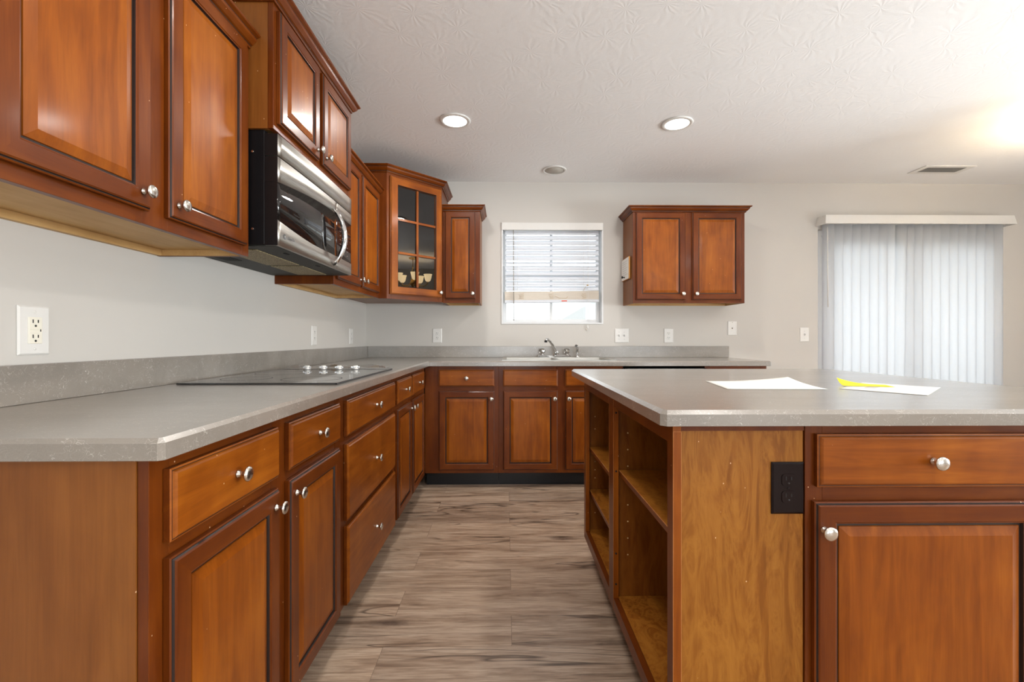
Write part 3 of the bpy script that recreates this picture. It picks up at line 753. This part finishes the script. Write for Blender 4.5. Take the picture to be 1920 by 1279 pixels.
for k in (1, 2):
    z = z0 + fw + (z1 - z0 - 2 * fw) * k / 3; m.box(x0 + fw, x1 - fw, -.0158, -.0062, z - .008, z + .008, 'panel_h')
dd = m.build('door', r)
MB().box(x0 + fw + .0005, x1 - fw - .0005, -.0055, -.0025, z0 + fw + .0005, z1 - fw - .0005, 'cabglass').build('glass_pane', dd)
knob(dd, x1 - .024, -.019, 1.437)
# small cabinet
x0 = .701; Wd = .292
c = wall_cabinet('narrow single-door wall cabinet left of the sink window', (x0, -.305), 0, Wd, UZ0, UZ1, .304, [(0, .035), (Wd - .045, Wd)], RU, [(0, 0), (Wd, 0), (Wd, .304)], CZ)
door(c, .016, .257, 1.397, 2.086, .235, 1.437)
# right cabinet
x0 = 2.209; Wd = .895
c = wall_cabinet('two-door wall cabinet standing alone right of the sink window', (x0, -.305), 0, Wd, UZ0, UZ1, .304, [(0, .04), (.405, .482), (Wd - .04, Wd)], RU, [(0, .304), (0, 0), (Wd, 0), (Wd, .304)], CZ, side='side')
door(c, .021, .417, 1.389, 2.086, .392, 1.437); door(c, .470, .868, 1.389, 2.086, .498, 1.437)

# message board on the side of the right cabinet
r = empty('message_board', (2.209, -.12, 1.66), -PI / 2, 'small paper-covered board with a black knob on the side of the right wall cabinet', 'board')
# local -y faces -X, local x runs towards -Y
MB().box(-.10, .125, -.016, -.004, -.09, .09, 'yellowwood').build('board', r, bevel=.001)
m = MB(); m.box(-.098, .118, -.0172, -.0162, -.087, .087, 'paper')
for k in range(7): m.box(-.07, .09 - .02 * (k % 3), -.0176, -.0171, .06 - k * .018, .063 - k * .018, 'paper_grey')
m.build('paper_sheet', r)
MB().lathe([(.006, 0), (.004, .008), (.004, .014), (.011, .018), (.011, .024), (0, .028)], 'black', (.0, -.0175, -.066), '-y', 16).build('knob', r)
MB().box(-.05, .05, -.004, -.0003, -.04, .04, 'yellowwood').build('backing_block', r)

# ------------------------------------------------------------------ microwave
y0 = -2.312; Wd = .758
r = empty('microwave', (.355, y0, 1.405), L, 'stainless over-range microwave hung under the wall cabinet above the cooktop', 'microwave')
MB().box(0, Wd, 0.0, .354, .006, .4075, 'black').build('body', r, bevel=.002)
def bow(x): return -(.046 + .006 * (1 - (2 * x / Wd - 1) ** 2))
def strip(mb, xa, xb, zlo, zhi, mat, n=24, y_in=-.0005, off=0.0):
    """curved-front slab; zlo/zhi are functions of x"""
    rows = []
    for k in range(n + 1):
        x = xa + (xb - xa) * k / n; y = bow(x) - off
        b_ = mb.add([(x, y_in, zlo(x)), (x, y, zlo(x)), (x, y, zhi(x)), (x, y_in, zhi(x))]); rows.append(b_)
    for a, b_ in zip(rows, rows[1:]):
        for q_ in range(4): mb.face([a + q_, b_ + q_, b_ + (q_ + 1) % 4, a + (q_ + 1) % 4], mat, q_ == 1)
    mb.face([rows[0] + k for k in range(4)], 'black'); mb.face([rows[-1] + k for k in (3, 2, 1, 0)], 'black')
K = lambda v: (lambda x: v)
gt = lambda x: .225 + .036 * math.sin(min(1, x / .5) * PI / 2)
gb = lambda x: .092 - .030 * math.sin(min(1, x / .35) * PI / 2)
m = MB(); strip(m, 0, Wd, K(.318), K(.394), 'steel'); m.build('vent_panel', r)
xd = .540
m = MB(); strip(m, 0, xd - .001, gt, K(.314), 'steel'); strip(m, 0, xd - .001, K(.003), gb, 'steel')
dd = m.build('door', r)
m = MB(); strip(m, 0.0005, xd - .0015, lambda x: gb(x) + .0003, lambda x: gt(x) - .0003, 'mwglass', off=-.0015); m.build('window_glass', dd)
m = MB(); strip(m, xd + .001, Wd, gt, K(.314), 'steel')
cp = m.build('control_panel', r)
m = MB(); strip(m, xd + .001, Wd, K(.003), gb, 'steel'); m.build('lower_trim', cp)
m = MB(); strip(m, xd + .001, Wd - .0005, lambda x: gb(x) + .0003, lambda x: gt(x) - .0003, 'mwpanel', off=-.0015); m.build('keypad', cp)
m = MB()
for i in range(3):
    for j in range(7):
        x = xd + .05 + i * .05; z = .09 + j * .02; y = bow(x) - .0003
        m.box(x - .008, x + .008, y - .0002, y + .001, z - .0012, z + .0012, 'legend')
bt = m.build('keypad_legend', cp)
m = MB(); pts = []
for k in range(13):
    t_ = k / 12; x = .497 + .004 * math.sin(t_ * PI); pts.append((x, bow(x) - .002 - .050 * math.sin(t_ * PI) ** .8, .012 + .262 * t_))
m.tube(pts, [.004] + [.0085 + .004 * math.sin(k / 12 * PI) for k in range(1, 12)] + [.004], 'chrome', 12)
m.build('handle', dd)
# emblem and word on the lower left of the door
m = MB(); ex, ez = .048, .043; ey = bow(ex) - .0006
m.lathe([(.0095, 0), (.0095, .0006), (.0078, .0008), (.0078, .0004), (0, .0004)], 'ink', (ex, ey + .0004, ez), '-y', 24)
m.box(ex - .004, ex - .001, ey - .0012, ey, ez - .004, ez + .004, 'nickel'); m.box(ex + .001, ex + .004, ey - .0012, ey, ez - .003, ez + .004, 'nickel')
m.build('emblem', dd)
def text_mesh(name, body, size, loc, rot, mat, parent, shear=0.0, ext=.0003):
    cu = bpy.data.curves.new(name, 'FONT'); cu.body = body; cu.size = size; cu.extrude = ext; cu.shear = shear; cu.align_x = 'LEFT'
    t = bpy.data.objects.new(name, cu); C.objects.link(t); dg = bpy.context.evaluated_depsgraph_get(); dg.update()
    me = bpy.data.meshes.new_from_object(t.evaluated_get(dg)); bpy.data.objects.remove(t)
    o = bpy.data.objects.new(name, me); C.objects.link(o); me.materials.clear(); me.materials.append(M[mat]); o.parent = parent; o.location = loc; o.rotation_euler = rot
    return o
text_mesh('lettering', 'Profile', .017, (.068, bow(.085) - .0012, .037), (PI / 2, 0, -.085), 'ink', dd, .3)
# underside
m = MB(); m.box(.01, Wd - .01, -.036, .35, .0005, .0058, 'graymetal'); m.build('underside', r)
m = MB(); m.box(.06, .40, .06, .20, -.003, .0004, 'tan'); m.build('grease_filter', r, bevel=.001)
m = MB(); m.box(.43, .70, .06, .20, -.003, .0004, 'tan'); m.build('grease_filter', r, bevel=.001)
m = MB(); m.box(.06, .30, .25, .31, -.001, .0004, 'void'); m.build('lamp_recess', r)
for x in (.13, .42): MB().box(x, x + .03, -.012, -.002, -.002, .0004, 'void').build('vent_slot', r)
for z in (.33, .06): MB().lathe([(.004, 0), (.004, .002), (0, .003)], 'chrome', (0, .04, z), 'x', 10).build('screw', r, loc=(-.0035, 0, 0))

# ------------------------------------------------------------------ cooktop
r = empty('cooktop', (.32, -1.925, CT1), 0, 'black glass electric cooktop with four knobs set into the left worktop', 'cooktop')
m = MB(); m.prism([(-.272, -.385), (.280, -.385), (.285, -.38), (.285, .38), (.280, .385), (-.272, .385)], .0005, .006, 'ctop', bev=.0015); m.build('glass_top', r)
m = MB()
for a, b_, c_, d_ in ((.2855, .288, -.387, .387),): m.box(a, b_, c_, d_, .0005, .0055, 'black')
m.build('trim', r)
def ringmesh(cx, cy, ro, ri, z, mat):
    m = MB(); n = 40
    a = m.add([(cx + ro * math.cos(2 * PI * k / n), cy + ro * math.sin(2 * PI * k / n), z) for k in range(n)]); b_ = m.add([(cx + ri * math.cos(2 * PI * k / n), cy + ri * math.sin(2 * PI * k / n), z) for k in range(n)])
    for k in range(n): m.face([a + k, a + (k + 1) % n, b_ + (k + 1) % n, b_ + k], mat)
    return m
for cx_, cy_, ro in ((-.13, -.20, .09), (.13, -.22, .11), (-.13, .08, .11), (.13, .06, .08)):
    ringmesh(cx_, cy_, ro, ro - .003, .0062, 'graymetal').build('burner_ring', r)
for kx in (.204, .285, .363, .443):
    m = MB(); m.lathe([(.017, 0), (.017, .002), (.012, .004), (.0115, .018), (.010, .020), (0, .020)], 'white', (0, 0, 0), 'z', 20)
    m.box(-.021, .021, -.0045, .0045, .0095, .0155, 'chrome'); m.box(-.0035, .0035, -.021, .021, .010, .0185, 'chrome')
    m.lathe([(.019, 0), (.019, .0015), (.0, .0016)], 'black', (0, 0, 0), 'z', 20)
    m.build('control_knob', r, loc=(kx - .32, .305 if kx < .44 else .31, .0064))
# protective film left on the cooktop's far side
def crumple(name, x0, x1, y0, y1, z, amp, mat, nx=26, ny=14, sd=3, parent=None, thick=.0):
    random.seed(sd); m = MB(); ph = [random.uniform(0, 6) for _ in range(8)]
    def hh(u, v):
        a = math.sin(u * 9 + ph[0] + 3 * v) * math.sin(v * 7 + ph[1]) + .6 * math.sin(u * 21 + ph[2]) * math.cos(v * 13 + ph[3] + u * 5)
        edge = max(0, (u - .45)) * 1.8 * max(0, 1 - v * 1.1) * 0 + max(0, v - .25) * 1.3
        return amp * max(0, a) * edge
    for j in range(ny + 1):
        for i in range(nx + 1):
            u, v = i / nx, j / ny; m.v.append((x0 + (x1 - x0) * u + .006 * math.sin(v * 9 + ph[4]) * (u > .9), y0 + (y1 - y0) * v + .010 * math.sin(u * 8 + ph[5]) * (j == ny), z + hh(u, v)))
    for j in range(ny):
        for i in range(nx):
            a = j * (nx + 1) + i; m.face([a, a + 1, a + nx + 2, a + nx + 1], mat, True)
    return m.build(name, parent)
o = crumple('plastic_film', .03, .595, -1.585, -1.42, .9275, .022, 'film'); tag(o, 'crumpled clear plastic film over the far edge of the cooktop', 'plastic film')

# ------------------------------------------------------------------ sink, faucet, sprayer
sx0, sx1, sy0, sy1 = 1.17, 2.01, -.60, -.045
r = empty('sink', ((sx0 + sx1) / 2, (sy0 + sy1) / 2, CT1), 0, 'stainless double-bowl drop-in sink in the back worktop', 'sink')
w, d_ = (sx1 - sx0) / 2, (sy1 - sy0) / 2
bowls = [(-w + .035, -.015, -d_ + .04, d_ - .095), (.015, w - .035, -d_ + .04, d_ - .095)]
m = MB(); z = .0055
xs = [-w, bowls[0][0], bowls[0][1], bowls[1][0], bowls[1][1], w]; ys = [-d_, -d_ + .04, d_ - .095, d_]
for i in range(5):
    for j in range(3):
        if j == 1 and i in (1, 3): continue
        m.box(xs[i], xs[i + 1], ys[j], ys[j + 1], .0008, z, 'steel')
m.build('rim', r)
for (a, b_, c_, e_) in bowls:
    m = MB(); t0 = [(a, c_), (b_, c_), (b_, e_), (a, e_)]; t1 = [(a + .02, c_ + .02), (b_ - .02, c_ + .02), (b_ - .02, e_ - .02), (a + .02, e_ - .02)]
    i0 = m.add([(x, y, z) for x, y in t0]); i1 = m.add([(x, y, -.15) for x, y in t1])
    for k in range(4): m.face([i0 + k, i0 + (k + 1) % 4, i1 + (k + 1) % 4, i1 + k], 'steel')
    m.face([i1 + k for k in range(4)], 'steel')
    m.lathe([(.035, 0), (.035, .002), (.02, .001), (0, .001)], 'chrome', ((a + b_) / 2, (c_ + e_) / 2, -.1495), 'z', 20)
    m.build('basin', r)
fx = 1.605; fy = -.095; fz = CT1 + .0058
r = empty('faucet', (fx, fy, fz), 0, 'chrome kitchen faucet with two clear knob handles behind the sink', 'faucet')
pl = [(-.125 + .02 * math.cos(a), .026 * math.sin(a)) for a in [PI / 2 + k * PI / 8 for k in range(9)]] + [(.125 + .02 * math.cos(a), .026 * math.sin(a)) for a in [-PI / 2 + k * PI / 8 for k in range(9)]]
MB().prism(pl, .0, .020, 'chrome', bev=.006).build('base_plate', r)
m = MB(); m.lathe([(.017, .018), (.016, .05), (.012, .058), (0, .058)], 'chrome', (0.02, 0, 0), 'z', 20)
m.build('spout_base', r)
m = MB(); m.tube([(.018, 0, .025), (.006, -.02, .055), (-.018, -.06, .100), (-.045, -.10, .135), (-.068, -.13, .150), (-.080, -.146, .148), (-.084, -.150, .138)], [.014, .013, .012, .011, .011, .011, .0105], 'chrome', 14)
m.lathe([(.012, 0), (.012, .016), (0, .016)], 'black', (-.084, -.150, .126), 'z', 16); m.build('spout', r)
for s_ in (-1, 1):
    m = MB(); m.lathe([(.014, .019), (.013, .028), (.006, .030), (.006, .036), (0, .036)], 'chrome', (s_ * .104, 0, 0), 'z', 18)
    h = m.build('handle_stem', r)
    m = MB(); m.lathe([(.010, .030), (.022, .036), (.026, .046), (.0255, .060), (.019, .070), (.009, .074), (0, .074)], 'acrylic', (s_ * .104, 0, 0), 'z', 9, smooth=False)
    m.lathe([(.007, .037), (.007, .062), (0, .066)], 'chrome', (s_ * .104, 0, 0), 'z', 12); m.build('handle', r)
r = empty('sink_sprayer', (1.80, -.095, fz), 0, 'small chrome pull-out sprayer standing right of the faucet', 'sprayer')
MB().lathe([(.020, 0), (.020, .004), (.013, .010), (.011, .030), (0, .030)], 'chrome', (0, 0, 0), 'z', 18).build('holder', r)
m = MB(); m.tube([(0, 0, .028), (.001, 0, .055), (0, -.004, .078), (-.006, -.016, .092), (-.016, -.036, .094)], [.010, .012, .0115, .012, .013], 'chrome', 14)
m.build('spray_head', r)

# ------------------------------------------------------------------ horizontal blind
r = empty('window_blind', ((WX0 + WX1) / 2, .035, WZ0), 0, 'white slatted blind half lowered over the sink window with frayed lower slats', 'blind')
H = WZ1 - WZ0; hw = .405
m = MB(); m.box(-.436, .436, -.046, -.037, H - .062, H + .001, 'white'); m.build('valance', r, bevel=.002)
m = MB(); m.box(-.415, .415, -.02, .02, H - .055, H - .015, 'white'); m.build('headrail', r)
m = MB(); n = 12; ztop = H - .078; pitch = .0438
for k in range(n):
    z = ztop - k * pitch; a = math.radians(62 if k not in (6,) else 30); c_, s_ = math.cos(a) * .0235, math.sin(a) * .0235
    pts = []
    for j in range(5):
        t_ = j / 4 * 2 - 1; bulge = .0025 * (1 - t_ * t_)
        pts.append((t_ * c_ - bulge * math.sin(a) * 1, -t_ * s_ - 0 + bulge * math.cos(a)))
    ids = []
    for x in (-hw, hw): ids.append(m.add([(x, -p[0], z - p[1] * -1) for p in pts] + [(x, -p[0] + .0028 * math.sin(a), z + p[1] + .0028 * math.cos(a)) for p in pts]))
    A, B = ids
    for j in range(4):
        m.face([A + j, B + j, B + j + 1, A + j + 1], 'slat', True); m.face([A + 5 + j, A + 6 + j, B + 6 + j, B + 5 + j], 'slat', True)
    m.face([A, A + 5, B + 5, B], 'slat'); m.face([A + 4, B + 4, B + 9, A + 9], 'slat')
m.build('slats', r)
# stacked slats at the bottom, hanging a little askew
m = MB()
for k in range(9): m.box(-hw - .002, hw + .002, -.025 + .001 * (k % 2), .025, .2115 + k * .0088, .2145 + k * .0088, 'beige')
m.box(-hw - .001, hw + .001, -.021, .021, .2145, .284, 'beige')
m.build('stacked_slats', r, rot=(0, -.012, 0))
m = MB(); m.box(-hw - .002, hw + .002, -.026, .026, .188, .2105, 'slat'); m.box(.082, .130, -.0275, -.0262, .196, .204, 'orange'); m.build('bottom_rail', r, rot=(0, -.012, 0), bevel=.001)
m = MB()
random.seed(4)
for cx_ in (-.265, -.01, .27):
    for k in range(4):
        z = .225 + k * .012; m.tube([(cx_ - .018 + random.uniform(-.006, .01), -.029, z), (cx_, -.032, z - .004), (cx_ + .02, -.029, z + random.uniform(-.004, .006))], .0011, 'stain', 5)
m.tube([(.02, -.029, .245), (.06, -.031, .225), (.12, -.031, .222), (.135, -.029, .24)], .0011, 'stain', 5)
m.tube([(.27, -.031, .29), (.285, -.033, .32), (.305, -.033, .335)], .0013, 'stain', 5)
m.lathe([(0, 0), (.009, .003), (.011, .009), (.005, .014), (0, .015)], 'stain', (.305, -.033, .328), 'z', 10)
m.build('frayed_cord', r)
m = MB()
for cx_ in (-.30, .27): m.tube([(cx_, -.030, H - .06), (cx_, -.030, .285)], .0009, 'white', 5)
m.build('ladder_cord', r)
m = MB(); m.tube([(-.335, -.040, H - .06), (-.333, -.040, .03)], .0036, 'wand', 6); m.build('tilt_wand', r)
m = MB(); m.tube([(.305, -.045, H - .06), (.306, -.048, .30), (.304, -.050, .0), (.302, -.050, -.02)], .0011, 'white', 5)
m.lathe([(.003, 0), (.006, -.004), (.0055, -.018), (.0075, -.024), (0, -.025)][::-1], 'white', (.302, -.050, -.012), 'z', 10); m.lathe([(0, 0), (.006, .002), (.005, .012), (0, .014)], 'beige', (.292, -.050, -.052), 'z', 10)
m.tube([(.302, -.05, -.01), (.293, -.05, -.04)], .001, 'white', 5); m.build('pull_cord', r)

# ------------------------------------------------------------------ vertical blind at the sliding door
vx0, vx1 = 3.885, 5.522
r = empty('vertical_blind', ((vx0 + vx1) / 2, -.06, 0), 0, 'white vertical blind closed across the sliding patio door', 'blind')
ox = (vx0 + vx1) / 2
m = MB(); fz0, fz1 = 2.052, 2.127
a0, a1 = vx0 - ox, vx1 - ox
# valance: sloped fascia with mitred returns
pr = [(0, fz0), (.014, fz0), (.0, fz1 + .0), (-.008, fz1), (-.008, fz1 - .004), (.002, fz0 + .003), (0, fz0 + .003)]
pr = [(.012, fz0), (0.0, fz1), (-.006, fz1), (.006, fz0)]
m.sweep([(a0 + .012, .0595), (a0 + .012, -.052), (a1 - .012, -.052), (a1 - .012, .0595)], pr, 'white'); m.build('valance', r)
MB().box(a0 + .03, a1 - .03, .0, .035, 2.064, 2.095, 'white').build('headrail', r)
n = 20; st = 3.965; pitch = (5.425 - st) / (n - 1)
for k in range(n):
    x = st + k * pitch - ox; m = MB(); ang = -math.radians(27 if k >= 8 else 24) + random.uniform(-.05, .05); wv = .0445; nseg = 6
    xt, xb = x, x
    if k == 7: xt = xb = x - .014
    if k == 8: xt, xb = x + .022, x - .018; ang = -math.radians(16)
    def colv(z, xc):
        out = []
        for j in range(nseg + 1):
            t_ = j / nseg * 2 - 1; bul = .013 * (1 - t_ * t_)
            out.append((xc + t_ * wv * math.cos(ang) + bul * math.sin(ang), .017 + t_ * wv * math.sin(ang) - bul * math.cos(ang), z))
        return out
    zs = (.04, 1.0, 2.062); xx = (xb, (xb + xt) / 2, xt)
    ids = [m.add(colv(z, xc)) for z, xc in zip(zs, xx)]
    for a_, b_ in zip(ids, ids[1:]):
        for j in range(nseg): m.face([a_ + j, a_ + j + 1, b_ + j + 1, b_ + j], 'vane', True)
    o = m.build('vane', r); sd_ = o.modifiers.new('thickness', 'SOLIDIFY'); sd_.thickness = .0012
m = MB(); m.tube([(3.925 - ox, -.03, 2.03), (3.930 - ox, -.03, 1.35)], .004, 'white', 8); m.build('tilt_wand', r)

# ------------------------------------------------------------------ ceiling things
for k, (x, y) in enumerate(CANS[:2]):
    r = empty('ceiling_light', (x, y, CEIL), 0, ('round recessed ceiling light, the left one near the wall cabinets', 'round recessed ceiling light, the right one over the sink side of the island')[k], 'ceiling light', 'recessed ceiling lights')
    m = MB(); m.lathe([(.072, -.0005), (.094, -.0005), (.096, -.004), (.090, -.008), (.074, -.0085), (.072, -.006), (.072, -.0005)], 'white', (0, 0, 0), 'z', 48); m.build('trim_ring', r)
    MB().lathe([(.0725, -.004), (.0725, -.0075), (.0, -.0078)], 'bulb', (0, 0, 0), 'z', 40).build('lens', r)
for k, (x, y) in enumerate(CANS[2:]):  # unseen fittings, added to even out the room's brightness
    r = empty('ceiling_light', (x, y, CEIL), 0, 'round recessed ceiling light added behind the camera as fill light', 'ceiling light', 'added fill lights behind the camera')
    m = MB(); m.lathe([(.072, -.0005), (.094, -.0005), (.096, -.004), (.090, -.008), (.074, -.0085), (.072, -.006), (.072, -.0005)], 'white', (0, 0, 0), 'z', 32); m.build('trim_ring', r)
    MB().lathe([(.0725, -.004), (.0725, -.0075), (.0, -.0078)], 'bulb', (0, 0, 0), 'z', 32).build('lens', r)
r = empty('ceiling_speaker', (1.585, -.285, CEIL), 0, 'unlit round grey ceiling grille between the two lights and the window', 'ceiling speaker')
m = MB(); m.lathe([(.078, -.0005), (.096, -.0005), (.097, -.004), (.088, -.008), (.078, -.0075), (.078, -.0005)], 'white', (0, 0, 0), 'z', 48); m.build('trim_ring', r)
MB().lathe([(.0785, -.002), (.0785, -.005), (.0, -.006)], 'grille', (0, 0, 0), 'z', 40).build('grille', r)
r = empty('ceiling_vent', (4.665, -.335, CEIL), 0, 'white ceiling air vent with dark louvres before the sliding door', 'air vent')
m = MB()
for a, b_, c_, d_ in ((-.20, .20, -.085, -.052), (-.20, .20, .052, .085), (-.20, -.155, -.052, .052), (.155, .20, -.052, .052)): m.box(a, b_, c_, d_, -.006, -.0005, 'white')
m.build('vent_frame', r, bevel=.001)
MB().box(-.155, .155, -.052, .052, -.0015, -.0005, 'void').build('duct_opening', r)
m = MB()
for k in range(24):
    x = -.15 + k * .013; m.hexa([(x, -.052, -.002), (x + .0012, -.052, -.002), (x, .052, -.002), (x + .0012, .052, -.002), (x - .003, -.052, -.0070), (x - .0012, -.052, -.0070), (x - .003, .052, -.0070), (x - .0012, .052, -.0070)], 'white')
m.build('louvre', r)

# ------------------------------------------------------------------ chandelier over the dining spot, right of the frame
ch = empty('chandelier', (4.75, -1.42, CEIL), 0, 'lit brass chandelier with frosted bell shades, mirrored in the glass cabinet door', 'chandelier')
m = MB(); m.lathe([(0, -.03), (.03, -.03), (.06, -.015), (.065, 0)], 'brass', (0, 0, -.0006), 'z', 28); m.build('canopy', ch)
m = MB(); m.tube([(0, 0, -.03), (0, 0, -.22)], .007, 'brass', 10); m.lathe([(0, -.50), (.014, -.49), (.03, -.46), (.05, -.42), (.028, -.36), (.016, -.30), (.028, -.26), (.014, -.22), (0, -.21)], 'brass', (0, 0, 0), 'z', 24); m.build('stem', ch)
for k in range(5):
    a = 2 * PI * k / 5 + .3; ca, sa = math.cos(a), math.sin(a)
    pts = [(ca * rr, sa * rr, zz) for rr, zz in ((.03, -.42), (.10, -.47), (.18, -.475), (.235, -.44), (.25, -.395))]
    ar = MB().tube(pts, .007, 'brass', 8).build('arm', ch)
    m = MB(); m.lathe([(.025, -.395), (.045, -.375), (.056, -.335), (.062, -.300), (.072, -.275), (.069, -.275), (.058, -.302), (.052, -.335), (.041, -.371), (.021, -.390)], 'shade', (ca * .25, sa * .25, 0), 'z', 24); m.build('glass_shade', ar)
    pt = bpy.data.lights.new('chandelier_bulb', 'POINT'); pt.energy = 6.0; pt.color = (1.0, 0.86, 0.66); pt.shadow_soft_size = .03
    po = bpy.data.objects.new('chandelier_bulb', pt); C.objects.link(po); po.location = (4.75 + ca * .25, -1.42 + sa * .25, CEIL - .30)

# ------------------------------------------------------------------ papers on the island
def sheet(name, pts, z, mat, label, cat, group=None, curl=0.0, lines=False, curl_corner=0):
    """pts: four corners (x,y) ccw; gently curled"""
    n = 14; m = MB(); P = [Vector(p) for p in pts]
    for j in range(n + 1):
        for i in range(n + 1):
            u, v = i / n, j / n; q_ = P[0] * (1 - u) * (1 - v) + P[1] * u * (1 - v) + P[2] * u * v + P[3] * (1 - u) * v
            cu = [((1 - u) + (1 - v)), (u + (1 - v)), (u + v), ((1 - u) + v)][curl_corner]
            h_ = curl * max(0, cu - 1.15) ** 2 + .0006 * math.sin(u * 6) * math.sin(v * 5) + .0006
            m.v.append((q_.x, q_.y, z + h_))
    for j in range(n):
        for i in range(n):
            a = j * (n + 1) + i; mt = 'paper_grey' if (lines and j in (9, 10) and 3 < i < 11) else mat
            m.face([a, a + 1, a + n + 2, a + n + 1], mt, True)
    o = m.build(name); s_ = o.modifiers.new('thickness', 'SOLIDIFY'); s_.thickness = .0003; s_.offset = 1
    return tag(o, label, cat, group)
Z = CT1 + .0003
sheet('paper_sheet', [(1.905, -2.475), (2.22, -2.485), (2.27, -2.20), (1.955, -2.20)], Z, 'paper', 'blank white sheet lying left of the sticky note on the island', 'paper', curl=.02, curl_corner=2)
sheet('paper_sheet', [(2.39, -2.645), (2.625, -2.44), (2.50, -2.27), (2.27, -2.465)], Z, 'paper', 'white printed sheet under the yellow note on the island', 'paper', lines=True)
sheet('sticky_note', [(2.340, -2.395), (2.478, -2.435), (2.505, -2.365), (2.365, -2.325)], Z + .0012, 'yellow', 'bright yellow note curled up at its left corner on the island paper', 'note', curl=.03, curl_corner=3)
